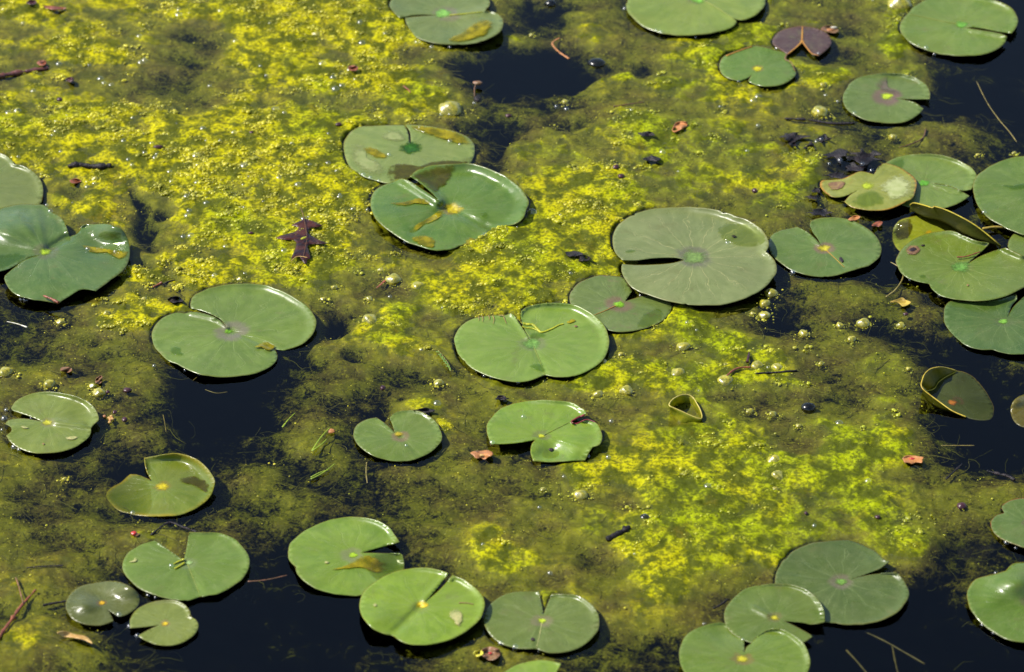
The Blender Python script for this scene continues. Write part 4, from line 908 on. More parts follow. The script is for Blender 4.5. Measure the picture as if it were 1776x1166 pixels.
def build_froth():
    def weight(px, py):
        w = np.full(px.shape, 0.10)
        for fx, fy, rx, ry, a in FROTH:
            w = w + a * np.exp(-((px - fx) / rx) ** 2 - ((py - fy) / ry) ** 2)
        return np.clip(w, 0, 1)
    # heaps
    n = 23000
    cx = RNG.uniform(-0.92, 0.92, n); cy = RNG.uniform(-0.70, 0.92, n)
    px, py = proj(cx, cy)
    Lc = level(cx, cy)
    keep = RNG.random(n) < weight(px, py) * sstep(5.0, 7.4, Lc) * np.clip(0.45 + 1.3 * fbm(cx, cy, 0.07, 3, 91), 0.02, 1)
    cx, cy = cx[keep], cy[keep]
    X, Y, S, H = [], [], [], []
    for a, b in zip(cx, cy):
        m = int(RNG.integers(4, 26)); sp = RNG.uniform(0.0022, 0.0065)
        base = 0.00082 * math.exp(RNG.standard_normal() * 0.38)
        dx = RNG.standard_normal(m) * sp * 1.5; dy = RNG.standard_normal(m) * sp
        rr = np.hypot(dx / 1.5, dy) / sp
        s_ = base * np.exp(RNG.standard_normal(m) * 0.52) * np.clip(1.35 - 0.3 * rr, 0.55, 1.4)
        X.append(a + dx); Y.append(b + dy); S.append(s_); H.append(0.0016 * np.exp(-rr * rr / 1.2) * RNG.uniform(0.2, 1.4))
    for bx, by, br in [q[:3] for q in BUBS] + MORE:
        m = int(10 + br * 2.2); k_ = mm_per_px(by)
        w_ = unproj([[bx, by]], 0.0)[0]
        aa = RNG.random(m) * 6.283; rr = br * k_ * (0.85 + np.abs(RNG.standard_normal(m)) * 0.55)
        X.append(w_[0] + np.cos(aa) * rr * 1.25); Y.append(w_[1] + np.sin(aa) * rr); S.append(0.0007 * np.exp(RNG.standard_normal(m) * 0.5)); H.append(np.zeros(m))
    # loose specks
    n = 420000
    x = RNG.uniform(-0.95, 0.95, n); y = RNG.uniform(-0.72, 0.95, n)
    px, py = proj(x, y)
    L = level(x, y)
    pr = sstep(3.2, 7.0, L) * np.clip(0.10 + 0.5 * fbm(x, y, 0.04, 3, 92), 0.0, 1.0) * (0.35 + 0.65 * weight(px, py))
    pr = np.maximum(pr, 0.13 * sstep(2.4, 5.0, L) * np.clip(0.5 + 1.5 * fbm(x, y, 0.05, 2, 95), 0.05, 1.0))
    keep = RNG.random(n) < pr
    x, y = x[keep], y[keep]
    X.append(x); Y.append(y); S.append(0.00048 * np.exp(RNG.standard_normal(len(x)) * 0.42)); H.append(np.zeros(len(x)))
    x, y, s, h = (np.concatenate(v) for v in (X, Y, S, H))
    px, py = proj(x, y)
    ok = ~pad_mask(px, py, 1.01)
    ok &= (px > -170) & (px < 1950) & (py > -100) & (py < 1270)
    x, y, s, h = x[ok], y[ok], s[ok], h[ok]
    s = np.clip(s, 0.00028, 0.0030)
    z = height_at(x, y)
    surf = -0.0008 - 0.004 * RNG.random(len(x)) ** 3
    z = np.maximum(z, np.where(s > 0.0006, -0.0002, surf)) + h - 0.22 * s
    point_stuff('algae_froth', np.stack([x, y, z], 1), s, MAT_FROTH, 'froth of tiny yellow-green gas bubbles trapped in the algae')
    print('froth', len(x))
build_froth()

def build_wet_film():
    """beads of water film standing between the bubbles: they catch the sun"""
    n = 8000
    x = RNG.uniform(-0.92, 0.92, n); y = RNG.uniform(-0.70, 0.92, n)
    px, py = proj(x, y)
    w = 0.10 + 0.9 * np.exp(-((px - 330) / 420) ** 2 - ((py - 230) / 260) ** 2) + 0.5 * np.exp(-((px - 700) / 200) ** 2 - ((py - 450) / 120) ** 2) + 0.3 * np.exp(-((px - 1250) / 250) ** 2 - ((py - 620) / 120) ** 2)
    keep = (RNG.random(n) < 0.42 * w * sstep(4.6, 7.0, level(x, y)) * np.clip(0.4 + 1.2 * fbm(x, y, 0.06, 2, 191), 0.02, 1)) & ~pad_mask(px, py, 1.03)
    x, y = x[keep], y[keep]
    s = 0.0036 * np.exp(RNG.standard_normal(len(x)) * 0.42)
    s = np.clip(s, 0.0012, 0.0075)
    z = np.maximum(height_at(x, y), 0.0) + 0.0003 - 0.62 * s
    point_stuff('water_film', np.stack([x, y, z], 1), s, clear_film('film_bead', (0.97, 0.98, 0.93), 0.26, 2.05), 'beads of clear water film glinting on the wet algae', 3, 1.0)
    print('film beads', len(x))
build_wet_film()

def build_filaments():
    """loose algae threads, floating and sunken, as one tangled mass"""
    V, Fc = [], []
    n = 9000
    x = RNG.uniform(-0.9, 0.9, n); y = RNG.uniform(-0.68, 0.9, n)
    L = level(x, y)
    px, py = proj(x, y)
    pm = pad_mask(px, py, 1.0)
    pr = sstep(0.6, 2.6, L) * (1 - 0.85 * sstep(5.5, 7.0, L))
    pick = np.nonzero((RNG.random(n) < pr * 0.9) & (px > -120) & (px < 1900) & (py > -80) & (py < 1240))[0]
    zz = height_at(x, y)
    off = 0
    for i in pick:
        a = RNG.normal(0.35, 0.9); ln = RNG.uniform(0.010, 0.040)
        k = 6
        z0 = zz[i] + RNG.uniform(0.0003, 0.004)
        z0 = min(z0, -0.0006 if not pm[i] else -0.006)
        r = RNG.uniform(0.00014, 0.00034)
        bend = RNG.normal(0, 1.3)
        p = np.array([x[i], y[i], z0]); P = []
        for q in range(k):
            P.append(p.copy())
            p = p + np.array([math.cos(a), math.sin(a), 0.0]) * ln / (k - 1)
            p[2] = min(p[2] + RNG.normal(0, 0.0009), -0.0005)
            a += bend / k + RNG.normal(0, 0.25)
        v, f = sweep(P, r, 3)
        V += [tuple(q) for q in v]; Fc += [tuple(off + j for j in fc) for fc in f]
        off += len(v)
    o = mesh_obj('algae_filaments', V, Fc, simple_material('algae_thread', (0.17, 0.17, 0.015), (0.09, 0.085, 0.02), 0.5, 30.0, 0.2, 0.0), centre=False)
    tag(o, 'tangled fine algae threads drifting just under the pond surface', 'algae', kind='stuff')
    print('threads', len(pick))
build_filaments()

# ------------------------------------------------------------------ growths, wet films and blemishes on the pads
M_FILM_AL = feather(clear_film('algae_film', (0.62, 0.60, 0.18), 0.08, 1.33, glaze=(0.30, 0.25, 0.008), glaze_amt=0.75, scale=90.0), 0.35)
M_FILM_BR = feather(clear_film('brown_wet_film', (0.60, 0.56, 0.26), 0.06, 1.33, glaze=(0.10, 0.085, 0.010), glaze_amt=0.38, scale=60.0), 0.25)
M_FILM_GR = feather(clear_film('clear_wet_film', (0.80, 0.84, 0.60), 0.05, 1.30), 0.10)
M_FILM_DK = feather(clear_film('wet_spot', (0.72, 0.80, 0.58), 0.10, 1.25), 0.35)
M_TAN = feather(simple_material('tan_scar', (0.36, 0.32, 0.12), (0.22, 0.24, 0.07), 0.6, 180.0), 0.5)
M_ROT = feather(simple_material('rot_blotch', (0.12, 0.055, 0.03), (0.20, 0.13, 0.04), 0.5, 140.0), 0.35)
M_DARK = simple_material('dark_hole', (0.012, 0.006, 0.006), (0.03, 0.012, 0.012), 0.5, 200.0)
M_CRIM = simple_material('crimson_tear', (0.20, 0.012, 0.018), (0.10, 0.008, 0.010), 0.4, 200.0)
M_ORIB = simple_material('orange_rib', (0.42, 0.21, 0.02), (0.30, 0.12, 0.015), 0.5, 120.0)
M_GRIB = simple_material('pale_rib', (0.20, 0.22, 0.03), (0.14, 0.17, 0.03), 0.5, 120.0)
M_STRAND = simple_material('yellow_strand', (0.40, 0.40, 0.01), (0.24, 0.25, 0.01), 0.3, 300.0, 0.5, 0.6)

def rib(pad, name, pts, rad, mat, lift=0.0003):
    P = bez([(pad.org[0] + x / pad.sc, pad.org[1] + y / pad.sc) for x, y in pts], 8)
    W = unproj(P, pad.z_at(P) + lift)
    v, f = sweep(W, np.linspace(rad, rad * 0.5, len(W)), 6, 0.6)
    return mesh_obj(name, v, f, mat, pad.blade)

p = PADS['film_back']
p.patch('algae_film', [(620, 150), (720, 148), (860, 165), (980, 195), (1060, 235), (1085, 290), (1000, 282), (900, 255), (820, 230), (720, 195)], M_FILM_AL, 0.0010, 0.0012)
p.patch('algae_film', [(310, 310), (380, 300), (450, 330), (500, 370), (440, 380), (370, 360)], M_FILM_AL, 0.0006, 0.0006)
p.patch('wet_film', [(480, 480), (500, 430), (600, 415), (700, 430), (800, 400), (950, 385), (1060, 400), (950, 440), (800, 470), (650, 510), (560, 540), (510, 540)], M_FILM_BR, 0.0006, 0.0005)
p.patch('wet_film', [(560, 300), (600, 265), (680, 260), (740, 290), (720, 330), (650, 350), (590, 345)], M_FILM_DK, 0.0005, 0.0004)
p.patch('dry_patch', [(215, 300), (270, 260), (340, 290), (330, 350), (400, 390), (470, 430), (490, 490), (430, 510), (320, 480), (240, 420)], feather(simple_material('dry_patch', (0.21, 0.235, 0.075), (0.17, 0.205, 0.055), 0.5, 120.0), 0.65), 0.0004, 0.0003)
p.patch('dry_patch', [(430, 230), (480, 190), (560, 180), (600, 210), (620, 255), (560, 265), (480, 260)], bpy.data.materials['dry_patch'], 0.0004, 0.0003)
p = PADS['film_front']
p.patch('wet_film', [(650, 500), (720, 462), (830, 435), (955, 428), (940, 500), (900, 560), (850, 590), (830, 625), (770, 590), (700, 535)], M_FILM_BR, 0.0007, 0.0008, label='brown wet patch over the lobe beside the slit')
p.patch('algae_film', [(490, 690), (600, 680), (700, 655), (760, 665), (800, 700), (720, 680), (640, 705), (560, 705)], M_FILM_AL)
p.patch('algae_film', [(640, 890), (700, 830), (790, 780), (850, 740), (880, 770), (800, 820), (720, 850), (680, 890)], M_FILM_AL)
p.patch('algae_film', [(650, 930), (740, 910), (820, 940), (815, 1000), (720, 985)], M_FILM_AL)
p.patch('algae_film', [(1010, 985), (1050, 930), (1130, 940), (1190, 890), (1170, 935), (1080, 965)], M_FILM_AL)
p.patch('water_bead_film', [(1130, 760), (1170, 750), (1185, 775), (1150, 785)], M_FILM_GR, 0.0008, 0.0018)
p = PADS['left_fold']
p.patch('algae_film', [(560, 680), (640, 690), (740, 705), (830, 720), (890, 730), (860, 790), (820, 770), (760, 735), (620, 730)], M_FILM_AL, 0.0006, 0.0007)
p.patch('wet_spot', [(755, 655), (790, 630), (850, 645), (845, 680), (790, 680)], M_FILM_DK)
p.patch('wet_film', [(-100, 760), (0, 745), (120, 730), (190, 745), (170, 775), (80, 820), (0, 850)], M_FILM_DK, 0.0005, 0.0004)
p = PADS['slit_ridge']
p.patch('wet_spot', [(375, 560), (390, 528), (455, 530), (460, 565), (485, 580), (430, 588)], M_FILM_DK)
p.patch('algae_tuft', [(960, 530), (1010, 500), (1060, 490), (1115, 515), (1105, 545), (1050, 552), (1010, 530)], M_FILM_AL, 0.0008, 0.0022)
p = PADS['big_olive']
p.patch('water_pool', [(1140, 270), (1180, 230), (1260, 222), (1350, 240), (1430, 275), (1475, 330), (1450, 370), (1370, 392), (1280, 385), (1200, 355), (1145, 320)], M_FILM_GR, 0.0007, 0.0012, label='clear oval pool of water on the upper right of the blade')
p.patch('wet_spot', [(485, 425), (530, 412), (575, 418), (520, 432)], M_FILM_DK)
p.patch('dark_speck', [(1235, 318), (1250, 311), (1270, 320), (1250, 327)], M_DARK, 0.0012)
p = PADS['under_big']
p.patch('water_pool', [(570, 940), (600, 890), (650, 840), (720, 820), (765, 850), (740, 900), (680, 935), (610, 955)], M_FILM_GR, 0.0006, 0.0009)
rib(p, 'midrib', [(455, 790), (370, 830), (285, 865)], 0.0006, M_ORIB)
p = PADS['centre']
rib(p, 'algae_strand', [(830, 205), (860, 210), (900, 215), (935, 250), (960, 265), (1020, 245), (1080, 215), (1110, 208)], 0.0022, M_STRAND, 0.0006)
rib(p, 'algae_strand', [(822, 225), (850, 235), (900, 240), (945, 262)], 0.0014, M_STRAND, 0.0006)
p.patch('wet_spot', [(870, 500), (910, 480), (960, 485), (990, 540), (940, 535)], M_FILM_DK)
p.patch('wet_spot', [(860, 300), (880, 270), (940, 265), (990, 285), (930, 310)], M_FILM_DK)
p.patch('algae_speck', [(1130, 195), (1175, 172), (1200, 185), (1150, 205)], M_FILM_AL)
p.patch('brown_speck', [(1178, 222), (1195, 214), (1212, 223), (1195, 231)], M_ROT)
rib(p, 'midrib', [(900, 360), (935, 440), (980, 555)], 0.0005, M_GRIB, 0.0006)
for pts in ([(545, 152), (552, 170), (546, 190)], [(590, 148), (596, 165), (592, 178)], [(618, 150), (628, 175), (620, 207)], [(660, 148), (690, 150), (700, 175), (714, 205)], [(520, 158), (524, 172), (520, 184)]):
    rib(p, 'root_hair', pts, 0.0005, simple_material('root_hair', (0.34, 0.20, 0.07), (0.25, 0.13, 0.05), 0.5) if 'root_hair' not in bpy.data.materials else bpy.data.materials['root_hair'], 0.0012)
p = PADS['torn']
rib(p, 'torn_edge', [(1255, 838), (1205, 860), (1160, 885)], 0.0018, M_CRIM, 0.0002)
rib(p, 'torn_edge', [(1162, 888), (1200, 900), (1265, 872), (1330, 888)], 0.0012, M_CRIM, 0.0002)
p.patch('dark_hole', [(1005, 1080), (1020, 1068), (1040, 1075), (1025, 1092)], M_DARK, 0.0008)
rib(p, 'midrib', [(960, 985), (1060, 935), (1160, 885)], 0.0005, M_GRIB)
p = PADS['yellowing']
p.patch('wet_film', [(580, 505), (600, 440), (680, 400), (740, 395), (790, 430), (820, 480), (770, 505), (670, 520)], M_FILM_DK, 0.0005, 0.0004)
p.patch('rot_blotch', [(400, 360), (470, 335), (540, 340), (520, 385), (440, 400)], M_ROT)
p.patch('pale_patch', [(760, 380), (850, 300), (940, 290), (1000, 350), (990, 430), (920, 470), (850, 480), (800, 420)], feather(simple_material('pale_patch', (0.32, 0.34, 0.14), (0.25, 0.28, 0.09), 0.5, 90.0), 0.5), 0.0004, 0.0003)
p = PADS['dark_spot']
p.patch('dark_hole', [(492, 875), (505, 862), (525, 890), (512, 902)], M_DARK, 0.0008)
rib(p, 'midrib', [(390, 805), (450, 858), (530, 935)], 0.0006, M_ORIB)
p = PADS['under_fold']
p.patch('wet_film', [(870, 690), (905, 625), (985, 600), (1005, 650), (990, 700), (960, 740), (900, 745)], M_FILM_BR, 0.0006, 0.0005)
p = PADS['blotched']
p.patch('rot_blotch', [(945, 810), (985, 782), (1040, 780), (1065, 800), (1050, 835), (1010, 852), (960, 840)], M_ROT, label='brown rot blotch near the upper left rim')
p.patch('rot_core', [(975, 815), (1010, 795), (1035, 808), (1000, 828)], M_DARK, 0.0010)
p.patch('dark_speck', [(1058, 782), (1085, 775), (1080, 788)], M_DARK, 0.0010)
p.patch('brown_speck', [(1375, 1055), (1388, 1048), (1396, 1060), (1384, 1066)], M_ROT)
p.patch('wet_spot', [(1045, 995), (1080, 985), (1100, 1000), (1070, 1010)], M_FILM_DK)
p = PADS['brown']
rib(p, 'midrib', [(236, 290), (238, 240), (240, 185)], 0.0014, M_ORIB)
rib(p, 'orange_rib', [(236, 292), (195, 330), (140, 374)], 0.0017, M_ORIB)
rib(p, 'orange_rib', [(240, 292), (268, 330), (305, 372), (350, 384)], 0.0012, M_ORIB)
p = PADS['nibbled']
rib(p, 'chewed_edge', [(1462, 372), (1448, 410), (1488, 435), (1515, 490)], 0.0012, M_ROT)
rib(p, 'chewed_edge', [(1040, 388), (1130, 352), (1220, 322)], 0.0012, M_ORIB)
p = PADS['top_folded']
p.patch('algae_film', [(700, 275), (800, 225), (900, 150), (980, 125), (1020, 140), (1020, 200), (960, 250), (850, 285), (750, 300)], M_FILM_AL, 0.0008, 0.0010, label='puddle of yellow algae held in the front lobe')
rib(p, 'midrib', [(720, 106), (830, 95), (950, 82)], 0.0012, M_STRAND)
p = PADS['top_right']
rib(p, 'midrib', [(1330, 168), (1200, 145), (985, 98)], 0.0009, M_GRIB)
p = PADS['top_middle']
rib(p, 'midrib', [(850, -10), (960, 45), (1088, 128)], 0.0011, M_GRIB)
p = PADS['dusky']
p.patch('purple_smear', [(750, 560), (790, 525), (830, 520), (820, 560), (850, 610), (930, 650), (870, 660), (790, 640), (740, 610)], feather(simple_material('purple_smear', (0.12, 0.075, 0.055), (0.10, 0.09, 0.05), 0.45, 100.0), 0.9), 0.0004, 0.0002)
p = PADS['bitten']
p.patch('tan_scar', [(450, 478), (480, 465), (550, 468), (520, 490), (470, 492)], M_TAN)
p.patch('tan_scar', [(135, 395), (165, 395), (205, 410), (165, 414)], M_TAN)
p.patch('rot_speck', [(290, 518), (300, 510), (312, 520), (300, 528)], M_ROT)
p = PADS['sunken_yellow']
p.patch('wet_film', [(1230, 775), (1300, 740), (1400, 760), (1450, 800), (1440, 860), (1350, 810)], M_FILM_BR)
p = PADS['wide_open']
p.patch('tan_scar', [(650, 400), (690, 385), (700, 362), (718, 375), (705, 398)], M_TAN)
rib(p, 'midrib', [(1060, 410), (1100, 510), (1150, 635)], 0.0005, M_GRIB)
rib(p, 'bud_scale', [(1035, 380), (1000, 395), (965, 412)], 0.0017, M_STRAND, 0.0012)
rib(p, 'bud_scale', [(1040, 405), (1000, 430), (970, 445)], 0.0017, M_STRAND, 0.0012)
p = PADS['dipping']
p.patch('algae_film', [(480, 455), (600, 420), (680, 370), (760, 350), (850, 370), (900, 430), (860, 480), (790, 470), (720, 440), (620, 445)], M_FILM_AL, 0.0006, 0.0006)
p.patch('orange_speck', [(445, 402), (462, 390), (488, 400), (468, 412)], M_TAN)
p = PADS['bright_front']
p.patch('tan_scar', [(1310, 760), (1340, 725), (1390, 730), (1420, 770), (1405, 830), (1375, 860), (1350, 820)], M_TAN, label='pale tan scar on the right of the blade')
p.patch('tan_scar', [(785, 700), (800, 685), (818, 695), (805, 712)], M_TAN)
rib(p, 'red_streak', [(1385, 683), (1440, 684), (1485, 694)], 0.0009, M_ROT, 0.0005)
p = PADS['upright_slit']
p.patch('dark_speck', [(560, 935), (575, 922), (590, 935), (575, 946)], M_DARK, 0.0008)
rib(p, 'midrib', [(640, 820), (625, 900), (602, 995)], 0.0006, M_TAN)
p = PADS['right_back']
p.patch('wet_film', [(830, 210), (890, 185), (940, 175), (955, 210), (930, 250), (950, 290), (900, 280), (850, 250)], M_FILM_DK)
p = PADS['right_edge_big']
p.patch('wet_film', [(1600, 360), (1680, 370), (1776, 350), (1850, 360), (1800, 385), (1700, 395), (1640, 380)], M_FILM_DK)

# ------------------------------------------------------------------ the folded leaf, the rolled leaf
def folded_leaf():
    o4 = lambda L: np.array([(1332 + x / 4, 230 + y / 4) for x, y in L])
    up = bez(o4([(985, 505), (1012, 489), (1080, 504), (1140, 522), (1160, 514), (1260, 548), (1400, 620), (1500, 690), (1612, 784)]), 7)
    dn = bez(o4([(985, 530), (1030, 560), (1100, 590), (1180, 610), (1250, 640), (1330, 690), (1420, 738), (1530, 768), (1614, 790)]), 7)
    n = len(up)
    rows = 9
    V, Fc = [], []
    prof = np.sin(np.linspace(0, math.pi, n)) ** 0.6
    for k in range(rows):
        t = k / (rows - 1)
        P = dn * (1 - t) + up * t
        z = 0.009 + prof * 0.034 * (t ** 0.8) - 0.004 * prof * math.sin(t * math.pi)
        V.append(unproj(P, z))
    V = np.concatenate(V)
    for k in range(rows - 1):
        for j in range(n - 1):
            Fc.append((k * n + j, k * n + j + 1, (k + 1) * n + j + 1, (k + 1) * n + j))
    root = thing('folded_lily_pad', pt(1650, 395), 'dark lily pad folded upright on edge, its shaded underside facing the camera', 'lily pad', 'lily pads floating on the pond')
    m = simple_material('leaf_underside', (0.070, 0.080, 0.010), (0.10, 0.095, 0.016), 0.4, 60.0, 0.4, 0.4, transl=0.35)
    b = mesh_obj('leaf_blade', V, Fc, m, root)
    so = b.modifiers.new('thickness', 'SOLIDIFY'); so.thickness = 0.001
    top = V[(rows - 1) * n:]
    v, f = sweep(top, 0.0008, 6)
    mesh_obj('rim', v, f, simple_material('fold_rim', (0.42, 0.34, 0.02), (0.30, 0.22, 0.02), 0.5), root)
    # the half that lies on the water behind the fold
    low = V[:n]
    V2 = []
    for k in range(6):
        t = k / 5
        V2.append(low + np.array([0.010, 0.028, -0.006]) * t * prof[:, None] + np.array([0, 0, -0.006 * t]))
    V2 = np.concatenate(V2)
    F2 = [(k * n + j, k * n + j + 1, (k + 1) * n + j + 1, (k + 1) * n + j) for k in range(5) for j in range(n - 1)]
    mesh_obj('lower_flap', V2, F2, m, root)
    st = bez([tuple(pt(1704, 397, 0.004)), tuple(pt(1725, 394, 0.005)), tuple(pt(1750, 396, 0.001)), tuple(pt(1772, 402, -0.01))], 8)
    v, f = sweep(st, 0.0016, 7)
    mesh_obj('stalk', v, f, simple_material('yellow_stalk', (0.34, 0.24, 0.03), (0.24, 0.18, 0.03), 0.4), root)
folded_leaf()

def cup_walls():
    p = PADS['cup_right']
    q8 = lambda L: np.array([(1580 + x / 8.327, 620 + y / 8.327) for x, y in L])
    gold = simple_material('cup_wall', (0.22, 0.20, 0.012), (0.12, 0.13, 0.010), 0.30, 60.0, 0.5, 0.3, transl=0.6)
    for nm, top, bot, zt, zb in (('curled_wall', [(148, 385), (165, 320), (200, 240), (280, 170), (400, 142), (500, 150), (650, 192)], [(225, 475), (300, 462), (355, 425), (395, 355), (480, 290), (570, 240), (655, 196)], (0.020, 0.022, 0.018, 0.001), 0.0006),
                                 ('curled_wall', [(148, 385), (155, 430), (200, 485), (300, 562), (450, 672), (600, 775), (800, 862)], [(165, 470), (190, 560), (260, 650), (360, 720), (500, 775), (640, 820), (805, 868)], (0.020, 0.017, 0.008, 0.001), -0.003)):
        T, B = bez(q8(top), 6), bez(q8(bot), 6)
        n = len(T)
        zt = np.interp(np.linspace(0, 1, n), [0, 0.3, 0.65, 1], zt)
        V = np.concatenate([unproj(B * (1 - t) + T * t, zb * (1 - t) + zt * t) for t in np.linspace(0, 1, 7)])
        Fc = [(k * n + j, k * n + j + 1, (k + 1) * n + j + 1, (k + 1) * n + j) for k in range(6) for j in range(n - 1)]
        o = mesh_obj(nm, V, Fc, gold, p.root)
        so = o.modifiers.new('thickness', 'SOLIDIFY'); so.thickness = 0.0008
        v, f = sweep(V[6 * n:], 0.0007, 6)
        mesh_obj('rim', v, f, simple_material('cup_rim', (0.50, 0.38, 0.04), (0.36, 0.24, 0.02), 0.45), p.root)
cup_walls()

def rolled_leaf():
    o = lambda L: np.array([(1140 + x / 7.4, 620 + y / 7.4) for x, y in L])
    rimp = crom([tuple(q) for q in o([(152, 615), (185, 552), (260, 502), (345, 478), (420, 490), (470, 530), (505, 590), (545, 660), (575, 760), (560, 790), (440, 752), (310, 692), (215, 650)])], 1.6)
    basep = crom([tuple(q) for q in o([(185, 690), (230, 640), (300, 625), (370, 630), (430, 650), (480, 690), (520, 740), (560, 800), (600, 845), (560, 860), (420, 880), (300, 880), (230, 820)])], 1.6)
    m = 60
    res = lambda P: np.array([P[int(i * len(P) / m)] for i in range(m)])
    R, B = res(rimp), res(basep)
    zr = np.interp(R[:, 0], [R[:, 0].min(), R[:, 0].max()], [0.017, 0.004])
    rows = 8
    V = np.concatenate([unproj(B * (1 - t) + R * t + np.array([math.sin(t * math.pi) * -0.4, math.sin(t * math.pi) * 0.5]), (-0.006) * (1 - t) + zr * t) for t in np.linspace(0, 1, rows)])
    Fc = [(k * m + j, k * m + (j + 1) % m, (k + 1) * m + (j + 1) % m, (k + 1) * m + j) for k in range(rows - 1) for j in range(m)]
    root = thing('rolled_leaf', pt(1187, 715), 'tiny yellow-green leaf rolled into an open cup, in smooth algae right of centre', 'leaf')
    b = mesh_obj('leaf_blade', V, Fc, simple_material('rolled_leaf', (0.38, 0.36, 0.015), (0.24, 0.27, 0.015), 0.32, 150.0, 0.5, 0.3, transl=0.5), root)
    so = b.modifiers.new('thickness', 'SOLIDIFY'); so.thickness = 0.0009
    v, f = sweep(np.concatenate([V[(rows - 1) * m:], V[(rows - 1) * m:(rows - 1) * m + 1]]), 0.0007, 6)
    mesh_obj('rim', v, f, simple_material('roll_rim', (0.48, 0.40, 0.10), (0.36, 0.28, 0.03), 0.4), root)
rolled_leaf()

# ------------------------------------------------------------------ debris caught in the algae
def surf(px, py, lift=0.001):
    q = unproj([[px, py]], 0.0)[0]
    z = float(max(height_at(np.array([q[0]]), np.array([q[1]]))[0], -0.001)) + lift
    return z

def scrap(name, org, sc, pts, mat, label, cat, lift=0.002, curl=0.003, z=None, group=None, thick=0.0006, step=2.0, corner=True):
    """flat leaf piece with its own outline, slightly curled"""
    raw = [(org[0] + p[0] / sc, org[1] + p[1] / sc) + ((1,) if corner else ()) for p in pts]
    o = crom(raw, step)
    c0 = o.mean(0)
    zz = surf(c0[0], c0[1], lift) if z is None else z
    lo, hi = o.min(0), o.max(0)
    h = max(1.2, (hi[0] - lo[0]) / 16)
    gx, gy = np.meshgrid(np.arange(lo[0], hi[0], h), np.arange(lo[1], hi[1], h * 0.6), indexing='ij')
    G = np.stack([gx.ravel(), gy.ravel()], 1)
    G = G[in_poly(G[:, 0], G[:, 1], o)]
    if len(G):
        dm = np.min(np.hypot(G[:, None, 0] - o[None, :, 0], G[:, None, 1] - o[None, :, 1]), 1)
        G = G[dm > h * 0.35]
    A = np.concatenate([o, G]) if len(G) else o
    n = len(o)
    vo, _, fo, _, _, _ = delaunay_2d_cdt([Vector((q[0], -q[1])) for q in A], [(q, (q + 1) % n) for q in range(n)], [], 1, 1e-5)
    P = np.array([(v.x, -v.y) for v in vo])
    r = np.hypot((P[:, 0] - c0[0]) / max(1, hi[0] - lo[0]), (P[:, 1] - c0[1]) / max(1, hi[1] - lo[1])) * 2
    ph = (lo[0] * 0.37) % 6.28
    Z = zz + curl * r * r * 0.6
    rs = np.random.default_rng(int(lo[0] * 7 + lo[1]))
    ext = max(6.0, hi[0] - lo[0])
    for k in range(5):
        a = rs.random() * 6.28; fq = (4 + 7 * rs.random()) / ext
        Z = Z + curl * 0.28 * np.sin((P[:, 0] * math.cos(a) + 1.7 * P[:, 1] * math.sin(a)) * fq + rs.random() * 6.28)
    W = unproj(P, Z)
    ob = mesh_obj(name, W, [tuple(f) for f in fo], mat)
    so = ob.modifiers.new('thickness', 'SOLIDIFY'); so.thickness = thick; so.offset = -1
    return tag(ob, label, cat, group)

def stick(name, path, r0, r1, mat, label, cat, lift=0.0008, z=None, sides=7, knob=0.18, group=None, n=8, flat=1.0):
    P = bez(path, n)
    zs = np.array([surf(q[0], q[1], lift) for q in P]) if z is None else np.full(len(P), z)
    if z is None and len(zs) > 4: zs = np.convolve(np.pad(zs, 2, mode='edge'), np.ones(5) / 5, 'valid')
    W = unproj(P, zs)
    rad = np.linspace(r0, r1, len(W)) * (1 + knob * RNG.standard_normal(len(W)))
    v, f = sweep(W, np.maximum(rad, 0.0002), sides, flat)
    return tag(mesh_obj(name, v, f, mat), label, cat, group)

def blob(name, px, py, rx, ry, rz, mat, label, cat, lift=0.0, group=None, rough=0.12, seed=0, z=None, sub=3):
    """rounded lump (seed, pod, bubble); sizes in photo pixels across, px high"""
    k = mm_per_px(py)
    bm = bmesh.new()
    bmesh.ops.create_icosphere(bm, subdivisions=sub, radius=1.0)
    rr = np.random.default_rng(seed + int(px) * 3 + int(py))
    ph = rr.random(6) * 6
    V = []
    for v in bm.verts:
        q = v.co
        f = 1 + rough * (math.sin(q.x * 3 + ph[0]) * math.sin(q.y * 4 + ph[1]) + 0.6 * math.sin(q.z * 5 + ph[2] + q.x * 4))
        V.append((q.x * rx * k * f, q.y * ry * k * f, q.z * rz * k * f))
    Fc = [[v.index for v in f.verts] for f in bm.faces]
    bm.free()
    zz = surf(px, py, lift) if z is None else z
    c0 = unproj([[px, py]], zz)[0]
    ob = mesh_obj(name, np.array(V) + c0, Fc, mat)
    return tag(ob, label, cat, group)

M_BARK = simple_material('wet_bark', (0.006, 0.005, 0.006), (0.020, 0.013, 0.014), 0.45, 150.0, 0.3, 0.8, 0.002)
M_BROWN = simple_material('brown_twig', (0.07, 0.035, 0.018), (0.13, 0.065, 0.03), 0.5, 150.0, 0.4, 0.5)
M_RUST = simple_material('rust_husk', (0.26, 0.075, 0.03), (0.14, 0.04, 0.02), 0.42, 160.0, 0.5, 0.5)
M_ORNG = simple_material('orange_husk', (0.42, 0.17, 0.045), (0.30, 0.13, 0.05), 0.45, 160.0, 0.4, 0.5)
M_TANH = simple_material('tan_husk', (0.48, 0.31, 0.10), (0.36, 0.20, 0.05), 0.5, 160.0, 0.4, 0.5)
M_PINK = simple_material('pink_scrap', (0.22, 0.10, 0.05), (0.14, 0.08, 0.03), 0.4, 140.0, 0.4, 0.5)
M_STRAW = simple_material('straw', (0.24, 0.19, 0.05), (0.15, 0.12, 0.03), 0.4, 120.0, 0.4, 0.3)
M_SUNK = simple_material('sunken_stem', (0.11, 0.09, 0.03), (0.07, 0.06, 0.02), 0.5, 120.0, 0.3, 0.3)
